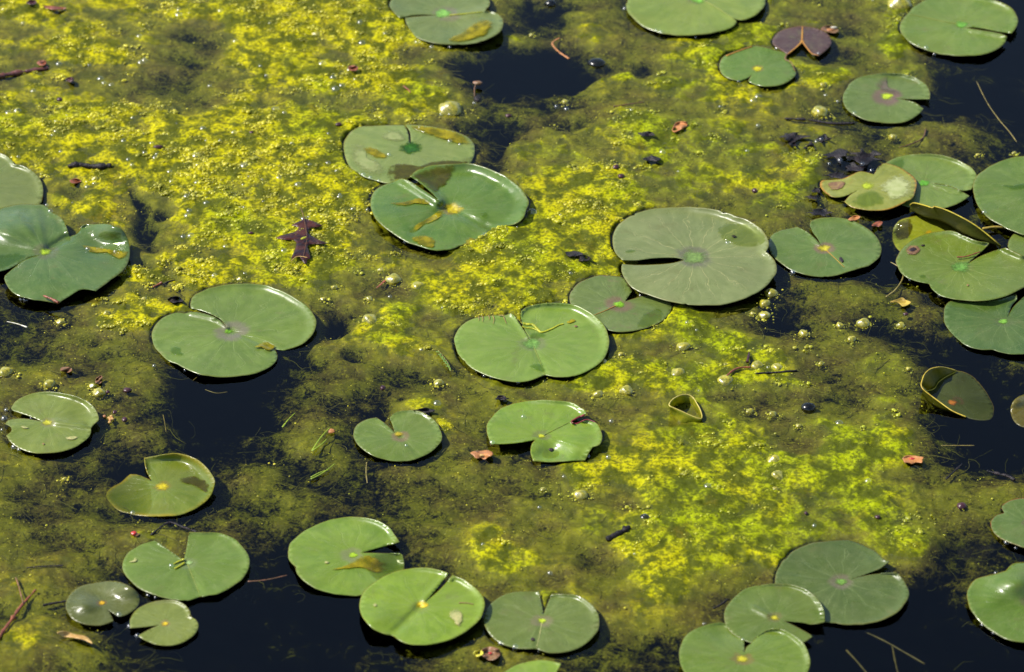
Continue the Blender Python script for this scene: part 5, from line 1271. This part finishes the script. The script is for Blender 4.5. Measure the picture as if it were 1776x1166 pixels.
M_GRASS = simple_material('grass_blade', (0.26, 0.34, 0.02), (0.18, 0.26, 0.02), 0.4, 120.0, 0.4, 0.3, transl=0.2)
M_RED = simple_material('red_seed', (0.45, 0.03, 0.02), (0.28, 0.02, 0.015), 0.3, 160.0)
M_MAROON = simple_material('maroon_seed', (0.035, 0.010, 0.014), (0.06, 0.018, 0.020), 0.3, 160.0)
M_OAK = simple_material('oak_leaf', (0.012, 0.005, 0.007), (0.060, 0.016, 0.008), 0.34, 70.0, 0.3, 0.6, 0.0015)
M_YLEAF = simple_material('yellow_scrap', (0.46, 0.33, 0.04), (0.30, 0.20, 0.03), 0.45, 140.0)
M_WEED = simple_material('waterweed', (0.07, 0.14, 0.02), (0.14, 0.22, 0.02), 0.4, 140.0)
M_PALE = simple_material('pale_sliver', (0.60, 0.58, 0.48), (0.45, 0.42, 0.30), 0.4, 140.0)

# oak leaf
oak = thing('oak_leaf', pt(520, 412), 'fallen purple-brown lobed oak leaf on the yellow algae, upper left', 'leaf')
WLOC_OAK = WLOC[oak.name]
ob = scrap('leaf_blade', (470, 350), 9.717, [(555, 275), (620, 300), (720, 330), (870, 400), (780, 425), (680, 430), (640, 470), (620, 530), (700, 580), (800, 640), (960, 700), (850, 710), (720, 710), (640, 720), (615, 760), (640, 830), (670, 960), (610, 970), (600, 1045), (570, 1045), (520, 990), (490, 930), (420, 935), (340, 955), (370, 880), (410, 790), (430, 690), (390, 640), (240, 640), (80, 610), (150, 570), (280, 540), (400, 510), (470, 460), (440, 420), (340, 395), (430, 350), (520, 310)], M_OAK, None, None, lift=0.0016, curl=0.003)
def adopt(o, parent):
    o.location = Vector(o.location) - Vector(WLOC[parent.name])
    o.parent = parent
adopt(ob, oak)
oz = surf(520, 412, 0.0030)
v, f = sweep(unproj(bez([(521, 360), (525, 370), (527, 378), (530, 395), (532, 415), (526, 445)], 6), np.concatenate([np.full(12, oz + 0.002), np.full(19, oz + 0.0005)])), np.linspace(0.0006, 0.0003, 31), 6)
mesh_obj('stem', v, f, M_BROWN, oak)
v, f = sweep(unproj(bez([(505, 453), (513, 446), (522, 445), (533, 447)], 5), oz + 0.003), 0.0005, 6)
mesh_obj('straw_scrap', v, f, M_TANH, oak)
v, f = sweep(unproj(bez([(522, 415), (527, 413), (531, 411)], 5), oz + 0.002), [0.0012] * 3 + [0.002] * 5 + [0.001] * 3, 7, 0.5)
mesh_obj('algae_speck', v, f, M_STRAND, oak)

# sticks and stems
stick('bark_piece', [(118, 289), (135, 286), (165, 289), (193, 287)], 0.0030, 0.0036, M_BARK, 'long black wet bark piece lying on the algae near the left edge', 'bark', 0.0020, knob=0.28)
stick('bark_piece', [(1052, 936), (1070, 927), (1091, 915)], 0.0028, 0.0034, M_BARK, 'short black bark stub in yellow algae, lower right of centre', 'bark', 0.0015, knob=0.25)
stick('twig', [(1064, 185), (1090, 181), (1117, 177)], 0.0010, 0.0006, M_BROWN, 'thin straight brown twig on the algae below the dark water at the top', 'twig')
stick('twig', [(1237, 1056), (1250, 1049), (1262, 1040)], 0.0009, 0.0013, M_BARK, 'short dark twig just left of the three overlapping pads', 'twig')
stick('twig', [(1641, 831), (1655, 818), (1669, 805)], 0.0012, 0.0009, M_BARK, 'dark slanting twig right of the tan oval leaf scrap', 'twig')
stick('twig', [(1712, 817), (1735, 823), (1748, 826), (1760, 833)], 0.0012, 0.0022, M_BARK, 'bent dark twig with a knob near the right edge', 'twig', knob=0.3)
stick('dry_stem', [(1694, 142), (1712, 178), (1732, 207), (1750, 228), (1763, 246)], 0.0004, 0.0008, M_STRAW, 'long thin straw-coloured stem slanting through the dark water, upper right', 'stem')
stick('dry_stem', [(1545, 455), (1562, 466), (1566, 482), (1553, 503), (1537, 515)], 0.0006, 0.0011, M_STRAW, 'pale hooked stem on dark water between two green pads', 'stem')
stick('husk', [(971, 66), (958, 75), (968, 89), (987, 102)], 0.0008, 0.0022, M_ORNG, 'orange-brown curved husk floating beside the dark open water at the top', 'husk', flat=0.5)
stick('husk', [(75, 513), (88, 518), (101, 525)], 0.0010, 0.0022, M_RUST, 'rusty needle-like husk on the lower rim of the dark glossy pad', 'husk', z=0.012)
stick('husk', [(266, 498), (274, 494), (281, 490)], 0.0014, 0.0014, M_RUST, 'small rusty husk beside a black twiglet between two left-hand pads', 'husk')
stick('twig', [(282, 495), (291, 489), (303, 486)], 0.0010, 0.0007, M_BARK, 'black twiglet next to the small rusty husk', 'twig')
stick('rotten_twig', [(-6, 133), (20, 128), (45, 124), (84, 118)], 0.0034, 0.0022, simple_material('purple_stem', (0.06, 0.02, 0.025), (0.14, 0.045, 0.03), 0.4, 120.0, 0.5, 0.8), 'reddish-purple rotten stem at the upper left edge', 'stem', 0.002, knob=0.3)
stick('dry_stem', [(-4, 1108), (18, 1078), (38, 1050), (62, 1023)], 0.0028, 0.0010, M_RUST, 'rust-brown stem slanting up from the lower left edge', 'stem', 0.002, knob=0.25)
stick('dry_stem', [(27, 1002), (31, 1012), (36, 1030), (40, 1046)], 0.0008, 0.0008, M_PINK, 'small pinkish stem tip above the rust-brown stem, lower left', 'stem', 0.004)
stick('twig', [(46, 985), (80, 982), (110, 981)], 0.0007, 0.0008, M_BARK, 'thin dark twig in olive algae above the small glossy pad', 'twig')
stick('twig', [(75, 1050), (95, 1046), (116, 1043)], 0.0016, 0.0010, M_BARK, 'dark twig touching the left side of the small glossy pad', 'twig')
stick('twig', [(262, 928), (292, 907), (316, 914), (342, 923)], 0.0012, 0.0012, M_BARK, 'bent dark twig above the wide-notched pad', 'twig')
stick('dry_stem', [(430, 1009), (462, 1006), (498, 998)], 0.0009, 0.0006, M_PINK, 'thin brown stem on dark water right of the wide-notched pad', 'stem', z=-0.001)
stick('dry_stem', [(636, 802), (635, 820), (637, 838)], 0.0007, 0.0006, M_STRAW, 'tiny upright straw piece under the small pad left of centre', 'stem')
stick('twig', [(1310, 648), (1345, 646), (1382, 643)], 0.0010, 0.0013, M_BARK, 'dark horizontal twig under a row of gas bubbles, right of centre', 'twig')
stick('curved_stem', [(1260, 653), (1270, 644), (1283, 638), (1302, 637)], 0.0012, 0.0012, M_RUST, 'reddish arched stem between two gas bubbles, right of centre', 'stem', 0.003)
stick('pod', [(1299, 612), (1298, 620), (1296, 628)], 0.0012, 0.0018, M_MAROON, 'dark red upright pod above the reddish arched stem', 'pod', 0.004)
stick('straw', [(1632, 773), (1660, 773), (1690, 773)], 0.0006, 0.0005, M_STRAW, 'thin pale straw lying level on dark water, right side', 'straw')
stick('pale_sliver', [(12, 558), (30, 562), (47, 568)], 0.0004, 0.0010, M_PALE, 'thin white sliver on dark water near the left edge', 'sliver')
stick('husk', [(811, 286), (821, 286), (833, 290)], 0.0014, 0.0012, M_RUST, 'rust-red husk stuck on the upper rim of the wavy wet pad', 'husk', z=0.013)
stick('husk', [(1660, 446), (1675, 445), (1700, 437)], 0.0009, 0.0007, M_RUST, 'thin red-brown husk lying on the blotched pad beside its slit', 'husk', z=0.0115)
stick('leaf_scrap', [(653, 500), (660, 494), (668, 487)], 0.0006, 0.0020, M_RUST, 'orange-red leaf scrap beside a round gas bubble, above the centre', 'leaf scrap', flat=0.4)
stick('husk', [(700, 150), (707, 155), (712, 161)], 0.0012, 0.0008, M_RUST, 'little rusty husk in algae above the mottled pad', 'husk')
stick('sedge_stem', [(1360, 206), (1400, 208), (1440, 214), (1482, 214)], 0.0014, 0.0018, M_BARK, 'long black rotten stem above the dark leaf litter, upper right', 'stem', 0.0015, knob=0.3)
stick('root_stem', [(1560, 256), (1580, 250), (1600, 240), (1606, 224)], 0.0007, 0.0010, M_BROWN, 'curved brown stem on dark water below the dusky pad', 'stem')
for k_, (pth, lab) in enumerate([([(1500, 1096), (1530, 1110), (1552, 1122), (1604, 1152)], 'long sunken straw-coloured stem in the dark water at bottom right'), ([(1548, 1122), (1552, 1144), (1558, 1170)], 'short sunken stem branching down toward the bottom edge at right'), ([(1468, 1128), (1485, 1146), (1507, 1172)], 'sunken straw stem nearest the three overlapping pads')]):
    stick('sunken_stem', pth, 0.0010, 0.0010, M_SUNK, lab, 'stem', z=-0.008, group='sunken stems')
stick('sunken_stem', [(356, 676), (375, 682), (395, 680)], 0.0005, 0.0005, M_STRAW, 'fine pale sunken stem in the open dark water below the ridged-slit pad', 'stem', z=-0.006, group='sunken stems')
stick('sunken_stem', [(335, 660), (341, 655), (346, 651)], 0.0005, 0.0004, M_STRAW, 'tiny pale stem at the lower rim of the ridged-slit pad', 'stem', z=-0.003, group='sunken stems')
stick('sunken_stem', [(283, 720), (286, 735), (288, 749)], 0.0005, 0.0004, M_STRAW, 'fine upright pale stem at the left of the open dark water', 'stem', z=-0.003, group='sunken stems')

# grass sprigs
g1 = thing('grass_sprig', pt(557, 765), 'yellow-green grass sprig with an orange-red tip on olive algae, left of centre', 'grass sprig')
for pth in ([(541, 782), (552, 765), (562, 752), (572, 742)], [(541, 782), (556, 772), (567, 761)]):
    P = bez(pth, 6)
    v, f = sweep(unproj(P, 0.003 + 0.002 * np.sin(np.linspace(0, 3.1, len(P)))), np.linspace(0.0012, 0.0005, len(P)), 6, 0.4)
    mesh_obj('blade', v, f, M_GRASS, g1)
bl = blob('seed_tip', 575, 748, 6, 6, 3, M_ORNG, None, None, 0.003); adopt(bl, g1)
stick('loose_grass', [(490, 741), (500, 728), (512, 716)], 0.0012, 0.0005, M_GRASS, 'single yellow-green grass blade above the sprig, left of centre', 'grass blade', flat=0.4)
g2 = thing('grass_sprig', pt(560, 818), 'forked green grass sprig lying below the red-tipped sprig', 'grass sprig')
for pth in ([(539, 831), (560, 820), (581, 804)], [(539, 828), (556, 819), (570, 815)]):
    P = bez(pth, 6)
    v, f = sweep(unproj(P, 0.003), np.linspace(0.0011, 0.0005, len(P)), 6, 0.4)
    mesh_obj('blade', v, f, M_GRASS, g2)
ww = thing('waterweed_sprig', pt(772, 625), 'small dark green waterweed sprig left of the central pad', 'waterweed')
P = bez([(760, 608), (770, 620), (778, 632), (782, 644)], 6)
v, f = sweep(unproj(P, 0.004), 0.0006, 6)
mesh_obj('stem', v, f, M_STRAW, ww)
for k in range(14):
    q = P[min(len(P) - 1, 2 + k)]
    a = (k % 2 * 2 - 1) * (0.6 + 0.3 * RNG.random())
    e = q + np.array([math.cos(a + 0.9) * 7 * (1 if k % 2 else -1), math.sin(a) * 4 + 2])
    v, f = sweep(unproj(bez([tuple(q), tuple((q + e) / 2 + [0, -0.6]), tuple(e)], 3), 0.0045), [0.0005, 0.0009, 0.0011, 0.0012, 0.0010, 0.0007, 0.0003], 6, 0.35)
    mesh_obj('leaf', v, f, M_WEED, ww)

# flat scraps
def oval(cx, cy, rx, ry, n=11, jit=0.12):
    return [(cx + rx * math.cos(t) * (1 + jit * RNG.standard_normal() * 0.6), cy + ry * math.sin(t) * (1 + jit * RNG.standard_normal() * 0.6)) for t in np.linspace(0, 2 * math.pi, n, endpoint=False)]
def sc_(name, pts, mat, label, cat, corner=False, **kw): return scrap(name, (0, 0), 1.0, pts, mat, label, cat, corner=corner, **kw)
t = thing('oval_leaf', pt(836, 788), 'small oval orange leaf below the crimson-gashed pad', 'leaf')
adopt(sc_('leaf_blade', oval(836, 788, 18, 8.5, 15, 0.22), M_ORNG, None, None, lift=0.003, curl=0.003), t)
adopt(blob('orange_core', 835, 790, 6, 3, 2, M_TANH, None, None, 0.0035), t)
adopt(blob('dark_fleck', 828, 784, 3, 1.5, 1.2, M_BROWN, None, None, 0.004), t)
t = thing('oval_leaf', pt(1583, 797), 'small oval tan leaf with a bright red centre, right side', 'leaf')
adopt(sc_('leaf_blade', oval(1584, 797, 17, 7.5, 15, 0.22), M_ORNG, None, None, lift=0.003, curl=0.003), t)
adopt(blob('red_core', 1582, 796, 5, 3, 2, M_RED, None, None, 0.0035), t)
sc_('husk', [(99, 1098), (112, 1095), (130, 1100), (148, 1103), (157, 1110), (160, 1116), (146, 1110), (128, 1106), (110, 1104)], M_TANH, 'pale curled tan husk below the small glossy pad, lower left', 'husk', lift=0.005, curl=0.004)
sc_('crumpled_leaf', [(1166, 226), (1172, 214), (1180, 211), (1192, 213), (1190, 220), (1180, 225), (1170, 229)], M_ORNG, 'crumpled bright orange leaf scrap on smooth algae, upper centre-right', 'leaf scrap', lift=0.003, curl=0.004)
t = thing('flower_bud', pt(1440, 53), 'pinkish orange bud scrap touching the purplish-brown pad', 'bud')
adopt(sc_('petal', [(1424, 50), (1432, 45), (1445, 46), (1455, 53), (1448, 57), (1434, 55)], M_PINK, None, None, lift=0.003, curl=0.004), t)
adopt(blob('orange_core', 1440, 53, 7, 3, 3, M_ORNG, None, None, 0.004), t)
adopt(blob('pale_tip', 1446, 48, 6, 2, 2, M_PALE, None, None, 0.005), t)
t = thing('seed_pod', pt(826, 165), 'pink-topped dark seed pod standing in the dark water above the mottled pad', 'pod')
P = bez([(823, 168), (823, 155), (825, 147)], 5)
v, f = sweep(unproj(P, np.linspace(0.001, 0.006, len(P))), 0.0010, 7)
mesh_obj('stalk', v, f, M_BROWN, t)
adopt(blob('pink_cap', 828, 144, 8, 5, 3, M_PINK, None, None, 0.007), t)
adopt(blob('dark_pod', 828, 172, 6, 9, 5, M_BARK, None, None, 0.001), t)
sc_('leaf_scrap', [(1544, 524), (1556, 519), (1566, 517), (1570, 520), (1580, 524), (1572, 530), (1565, 531), (1558, 525)], M_YLEAF, 'yellow-brown pointed leaf scrap on dark water left of the blue-green pad', 'leaf scrap', lift=0.002)
sc_('leaf_scrap', oval(114, 641, 11, 5), M_PINK, 'rounded pinkish-brown scrap on olive algae above the bitten pad', 'leaf scrap', lift=0.002)
sc_('leaf_scrap', [(165, 662), (170, 654), (177, 653), (176, 663), (168, 666)], M_PINK, 'small squarish pinkish scrap right of the rounded pinkish-brown scrap', 'leaf scrap', lift=0.002)
sc_('leaf_scrap', oval(130, 314, 9, 4), M_RUST, 'rust ring-like scrap under the long black bark piece', 'leaf scrap', lift=0.002)
sc_('leaf_scrap', oval(613, 118, 9, 4.5), M_RUST, 'rust-brown scrap in bright algae, upper left of the dark water', 'leaf scrap', lift=0.003)
sc_('leaf_scrap', oval(72, 109, 8, 5), M_RUST, 'rusty scrap just above the end of the purple rotten stem', 'leaf scrap', lift=0.004)
sc_('leaf_scrap', oval(122, 138, 7, 4), M_MAROON, 'dark red scrap right of the purple rotten stem', 'leaf scrap', lift=0.004)
sc_('leaf_scrap', [(75, 10), (95, 11), (115, 14), (100, 17), (80, 14)], M_RUST, 'long rusty scrap at the top left corner', 'leaf scrap', lift=0.004)
sc_('leaf_scrap', oval(55, 4, 9, 3.5), M_MAROON, 'dark maroon scrap at the very top left', 'leaf scrap', lift=0.003)
sc_('leaf_scrap', [(1471, 381), (1480, 375), (1492, 376), (1484, 382)], M_ORNG, 'orange scrap above the pad with the small black hole', 'leaf scrap', lift=0.003)
sc_('leaf_scrap', [(1512, 391), (1520, 385), (1531, 385), (1524, 393)], M_RUST, 'rust scrap between the yellowing pad and the sunken yellow-green pad', 'leaf scrap', lift=0.003)
sc_('petal', [(821, 1134), (827, 1128), (835, 1128), (838, 1134), (829, 1139)], simple_material('yellow_petal', (0.62, 0.56, 0.06), (0.5, 0.45, 0.05), 0.5), 'tiny bright yellow petal left below the upright-notched pad', 'petal', lift=0.002)
t = thing('petal', pt(852, 1133), 'translucent pinkish petal with a red spot beside the yellow petal', 'petal')
adopt(sc_('petal_blade', oval(852, 1133, 17, 12, 12, 0.1), feather(simple_material('pink_petal', (0.26, 0.17, 0.07), (0.15, 0.12, 0.05), 0.4)) if False else M_PINK, None, None, lift=0.002), t)
adopt(blob('red_spot', 850, 1133, 3.5, 3, 1.5, M_RED, None, None, 0.004), t)
t = thing('berry', pt(232, 925), 'small crimson berry on olive algae above the wide-notched pad', 'berry')
adopt(blob('berry_body', 232, 925, 5, 5, 3, M_RED, None, None, 0.002), t)
adopt(blob('calyx', 236, 928, 6, 4, 2, M_PINK, None, None, 0.001), t)
t = thing('flower_cluster', pt(191, 727), 'tiny pale orange flower cluster right of the bitten pad', 'flower')
for k in range(9):
    adopt(blob('floret', 191 + RNG.normal(0, 5), 727 + RNG.normal(0, 3.5), 3, 3, 2.5, M_TANH if k % 3 else M_ORNG, None, None, 0.002, seed=k, sub=2), t)
for q, lab in [((221, 677, 8, 4), 'maroon seed on murky algae between the bitten pad and the ridged-slit pad, largest of four'), ((216, 728, 5, 4), 'round black seed right of the pale orange flower cluster'), ((187, 680, 4, 3), 'small dark seed above the bitten pad, left of the maroon seed'), ((199, 715, 4, 3), 'tiny black seed directly above the pale orange flower cluster'),
               ((1571, 545, 5, 2.5), 'dark maroon seed in murky water below the yellow-brown pointed scrap'), ((436, 230, 4, 2.5), 'black seed speck on the brightest yellow algae, upper left'), ((103, 173, 5, 3.5), 'dark seed lump below the purple rotten stem'), ((274, 255, 9, 3), 'flat dark seed husk above the long black bark piece'), ((587, 216, 6, 3), 'black seed husk just left of the mottled pad'), ((435, 404, 5, 2), 'black comma-shaped seed left of the oak leaf'),
               ((882, 201, 6, 3), 'dark maroon seed above the right end of the mottled pad'), ((705, 686 - 0, 0, 0), None), ((1398, 890, 3, 2.5), 'black seed speck on smooth yellow algae above the three pads'), ((1522, 897, 5, 3), 'dark seed near the lower right edge of the yellow algae'), ((1668, 878, 9, 6), 'larger black lump on the algae near the right edge'), ((664, 673, 5, 4), 'round black seed in olive algae left of the central pad'),
               ((1068, 290, 6, 4), 'black wet seed on smooth algae above the largest pad'), ((1077, 306, 6, 4), 'second black wet seed on smooth algae closer to the largest pad'), ((1309, 331, 5, 4), 'black seed on dull algae right above the largest pad'), ((1173, 229, 0, 0), None)]:
    if lab: blob('seed', q[0], q[1], q[2], q[3] * 1.5, q[3], M_MAROON, lab, 'seed', 0.001, group='loose seeds', sub=2)
# rotting leaf litter by the yellowing pad
for k, (x, y, w, h, lab) in enumerate([(1375, 236, 22, 8, 'leftmost black rotten leaf scrap in the litter, upper right'), (1374, 246, 9, 10, 'black rotten lump under the leftmost litter scrap'), (1427, 240, 16, 9, 'glossy black lump in yellow algae within the litter'), (1405, 255, 13, 7, 'small black rotten scrap between the litter lumps'), (1455, 270, 32, 12, 'broad black rotten leaf in front of the litter, left part'), (1500, 272, 28, 16, 'big glossy black rotten leaf just above the yellowing pad'), (1485, 290, 26, 10, 'black rotten leaf strip overlapping the yellowing pad tip'), (1452, 305, 26, 8, 'purple-black rotten leaf left of the yellowing pad'), (1410, 342, 14, 5, 'black wet scrap on dark water left below the yellowing pad'), (1420, 368, 22, 7, 'long black wet scrap above the pad with the small black hole'), (1415, 330, 8, 5, 'small black wet scrap beside bright algae left of the yellowing pad')]):
    sc_('rotten_leaf', oval(x, y, w * 0.8, h * 0.75, 17, 0.5), M_BARK, lab, 'rotten leaf', lift=0.003, curl=0.004, group='rotting leaf litter', z=0.0012)
for (x, y, w, h, lab) in [(995, 440, 15, 5, 'black root tangle scrap on yellow algae left of the largest pad'), (1012, 448, 12, 5, 'black curled scrap touching the left rim of the largest pad'), (1122, 233, 14, 4, 'dark scrap below the crumpled orange leaf'), (1130, 275, 14, 4, 'thin dark scrap on smooth algae right of the wet seeds'), (105, 485 + 0, 0, 0, None), (303, 520, 12, 5, 'black scrap on algae above the ridged-slit pad'), (738, 712, 16, 3, 'dark scrap right above the small yellow-eyed pad'), (870, 690, 12, 3, 'black sliver scrap above the crimson-gashed pad'), (1690, 955, 34, 22, 'large dark purple sunken leaf right of the rearmost of three pads')]:
    if lab: sc_('dark_scrap', oval(x, y, w, h, 12, 0.3), M_BARK, lab, 'leaf scrap', lift=0.002, curl=0.004, group='dark leaf scraps', **({'z': -0.016} if w > 30 else {}))

# ------------------------------------------------------------------ gas bubbles and added glint drops
def bubble_material(name, c1, c2, rough):
    m, nt, b = new_mat(name)
    g = NT(nt)
    pos = g.pos()
    n1 = g.noise(pos, 260.0, 4.0, 0.6)
    col = g.mix(g.rng(n1, 0.38, 0.62), c1, c2)
    col = g.mix(g.rng(g.noise(pos, 900.0, 2.0, 0.6), 0.6, 0.72), col, (0.45, 0.41, 0.02))
    g.l(col, b.inputs['Base Color'])
    b.inputs['Roughness'].default_value = rough
    b.inputs['Specular IOR Level'].default_value = 0.5
    b.inputs['Coat Weight'].default_value = 1.0
    b.inputs['Coat Roughness'].default_value = 0.28
    b.inputs['Coat IOR'].default_value = 1.6
    cb = g.n('ShaderNodeBump'); cb.inputs['Strength'].default_value = 0.5; cb.inputs['Distance'].default_value = 0.001
    g.l(g.noise(pos, 420.0, 2.0, 0.5), cb.inputs['Height']); g.l(cb.outputs[0], b.inputs['Coat Normal'])
    g.bump(g.noise(pos, 520.0, 3.0, 0.6), 0.35, 0.0006, b)
    tr = g.n('ShaderNodeBsdfTransparent'); tr.inputs[0].default_value = (0.92, 0.92, 0.60, 1)
    lw = g.n('ShaderNodeLayerWeight'); lw.inputs[0].default_value = 0.4
    cv = g.rng(g.math('ADD', g.math('MULTIPLY', lw.outputs['Facing'], -0.8), g.noise(pos, 300.0, 4.0, 0.65)), 0.1, 0.62, 0.0, 0.62)
    gl = g.n('ShaderNodeBsdfGlossy'); gl.inputs['Roughness'].default_value = 0.25
    fr = g.n('ShaderNodeFresnel'); fr.inputs[0].default_value = 1.6
    sk = g.n('ShaderNodeMixShader')
    g.l(g.math('MULTIPLY', fr.outputs[0], g.math('SUBTRACT', 1.0, g.n('ShaderNodeNewGeometry').outputs['Backfacing'])), sk.inputs[0])
    g.l(tr.outputs[0], sk.inputs[1]); g.l(gl.outputs[0], sk.inputs[2])
    mx = g.n('ShaderNodeMixShader')
    g.l(cv, mx.inputs[0]); g.l(b.outputs[0], mx.inputs[1]); g.l(sk.outputs[0], mx.inputs[2])
    g.l(mx.outputs[0], nt.nodes['Material Output'].inputs[0])
    return m
M_BUB = bubble_material('gas_bubble', (0.40, 0.34, 0.008), (0.20, 0.20, 0.006), 0.4)
M_DROP = clear_film('glint_drop', (0.96, 0.98, 0.97), 0.25, 2.2)
M_BLACKB = clear_film('dark_bubble', (0.30, 0.30, 0.36), 0.22, 1.6)

for x, y, r, lab in BUBS:
    blob('gas_bubble', x, y, r * 1.02, r, r * 0.85, M_BUB, lab, 'bubble', group='gas bubbles in the algae', rough=0.11, z=-0.24 * r * mm_per_px(y))
SHORT = dict(left_top='the grey-green pad at the left edge', left_fold='the dark buckled glossy pad', slit_ridge='the pad with the pale slit ridge', film_back='the mottled pale pad', film_front='the wavy wet pad', big_olive='the largest pad', under_big='the reddish-tinged pad', centre='the central pad', small_centre='the small round pad', torn='the crimson-gashed pad',
             right_back='the pad behind the yellowing one', yellowing='the yellowing pad', right_edge_big='the big right-edge pad', dark_spot='the black-holed pad', under_fold='the sunken yellow-green pad', right_small='the corner pad at right', blotched='the brown-blotched pad', lower_right='the blue-green right-edge pad', cup_right='the cupped pad', cup_edge='the olive edge sliver',
             brown='the purplish-brown pad', nibbled='the nibbled pad', dusky='the dusky purple-smeared pad', top_right='the top right pad', top_folded='the cupped top-edge pad', top_middle='the pale top-edge pad', bitten='the bitten pad', sunken_yellow='the yellow-edged sunken pad', wide_open='the wide-notched pad', glossy_small='the small glossy pad', small_slit='the heart-shaped pad',
             dipping='the dipping bright pad', bright_front='the brightest pad', upright_slit='the upright-notched pad', bottom_sliver='the bottom-edge pad', trio_back='the rearmost of three pads', trio_middle='the middle of three pads', trio_front='the front of three pads', edge_notched='the red-rimmed edge pad', edge_domed='the domed corner pad')
ORD = ['', 'second ', 'third ', 'fourth ', 'fifth ', 'sixth ', 'seventh ', 'eighth ', 'ninth ', 'tenth ', 'eleventh ', 'twelfth ']
def place_labels(items, what):
    """items: (object, px, py) -> one label each: which pad it is nearest to, on which side, and its rank there"""
    by = {}
    for o, x, y in items:
        best, where = 1e9, None
        for s in PADLIST:
            d = np.min(np.hypot(s.out[:, 0] - x, 1.75 * (s.out[:, 1] - y)))
            if in_poly(np.array([x]), np.array([y]), s.out)[0]:
                d = d - 1000 if d > 8 else d
            if d < best:
                v = np.array([x, y]) - s.c
                side = 'on' if d < -500 else ('right of' if v[0] > 0 else 'left of') if abs(v[0]) > 1.75 * abs(v[1]) else ('below' if v[1] > 0 else 'above')
                best, where = d, (side, s.key)
        by.setdefault(where, []).append((best, x, o))
    for (side, key), L in by.items():
        L.sort(key=lambda q: q[1])
        for k, (d, x, o) in enumerate(L):
            o['label'] = what + ' ' + side + ' ' + SHORT[key] + ('' if len(L) == 1 else ', ' + ORD[min(k, 11)] + ('leftmost' if k == 0 else 'from left'))

SMALLB = []
for x, y, r in MORE:
    r = r * RNG.uniform(0.85, 1.1)
    o = blob('gas_bubble', x, y, r, r * 0.95, r * 0.85, M_BUB, 'small yellow-green gas bubble doming up through the algae', 'bubble', group='small gas bubbles', rough=0.12, z=-0.32 * r * mm_per_px(y), sub=3)
    SMALLB.append((o, x, y))
place_labels(SMALLB, 'small gas bubble')
blob('dark_bubble', 1402, 707, 13, 11, 8, M_BLACKB, 'round black bubble with one glint on olive algae, right side', 'bubble', rough=0.01, z=0.001)
blob('dark_bubble', 1035, 109, 15, 13, 6, M_BLACKB, 'flat black bubble at the right end of the dark water at the top', 'bubble', rough=0.01, z=0.001)
blob('dark_bubble', 1118, 898, 9, 8, 6, M_BLACKB, 'black bubble with a bright glint right above the short black bark stub', 'bubble', rough=0.01, z=0.001)
blob('dark_bubble', 955, 6, 10, 9, 6, M_BLACKB, 'small black bubble at the top edge beside the pale green pad', 'bubble', rough=0.01, z=0.001)

DROPS = []  # clear beads added for sun glints, standing in for the meniscus at the rims
for org, L in [((1332, 0), [(1045, 315), (1095, 340), (1155, 380), (485, 710), (400, 665), (600, 797), (315, 385), (350, 375), (65, 345), (370, 972)]), ((600, 0), [(490, 300), (515, 296), (595, 335), (720, 330), (660, 795), (718, 795), (890, 720), (1460, 745), (1530, 765)]), ((1000, 0), [(335, 68), (550, 215), (585, 225), (825, 260), (1125, 570), (1258, 878)]),
               ((700, 510), [(610, 580), (560, 570), (510, 535), (795, 615), (615, 1038), (1280, 1130), (1420, 1140), (830, 857), (18, 1055), (1440, 890)]), ((1332, 230), [(1680, 675), (1500, 560), (985, 1025), (1193, 1133), (1000, 540), (500, 200), (655, 230), (720, 270), (425, 220), (175, 975)]), ((960, 330), [(1660, 575), (605, 735), (1205, 370)]),
               ((0, 640), [(100, 550), (135, 565), (45, 290), (220, 345), (920, 1005), (30, 352), (15, 425)]), ((60, 875), [(788, 635), (840, 648), (587, 772), (660, 853), (715, 917), (948, 430)]), ((780, 875), [(355, 970), (455, 998), (620, 1015), (695, 483), (230, 285), (622, 25), (1283, 347), (1355, 88)]), ((1160, 875), [(512, 940), (1010, 153)]),
               ((1332, 850), [(1655, 370), (1720, 405), (1565, 995), (1490, 938), (1580, 578)]), ((550, 180), [(320, 500), (370, 520), (430, 540), (710, 170), (920, 268), (990, 287), (500, 358), (350, 740), (610, 962)]), ((200, 470), [(485, 690), (580, 715), (270, 662)]), ((0, 255), [(180, 1065), (150, 1060), (325, 410), (350, 455), (610, 715), (800, 730)])]:
    DROPS += [(org[0] + x / 4, org[1] + y / 4) for x, y in L]
first = None
DROPO = []
for x, y in DROPS:
    q = np.array([[x, y]])
    z = 0.0004
    for s_ in PADLIST:
        if in_poly(q[:, 0], q[:, 1], s_.out)[0]: z = max(z, float(s_.z_at(q)[0]) + 0.0004)
    r = RNG.uniform(3.0, 5.6)
    if first is None:
        first = blob('glint_drop', x, y, 2.2, 2.2, 2.1, M_DROP, 'tiny drop added for a glint at a pad rim or on a blade', 'water drop', group='drops added for glints', rough=0.03, z=z, sub=2)
    else:
        o = first.copy(); COL.objects.link(o)
        w_ = unproj(q, z)[0]
        o.location = (w_[0], w_[1], w_[2] - 0.0010 - 0.00035 * r); k_ = r / 2.2
        o.scale = (k_, k_, k_)
    DROPO.append((o if first is not None and len(DROPO) else first, x, y))
place_labels(DROPO, 'tiny drop added for a glint')
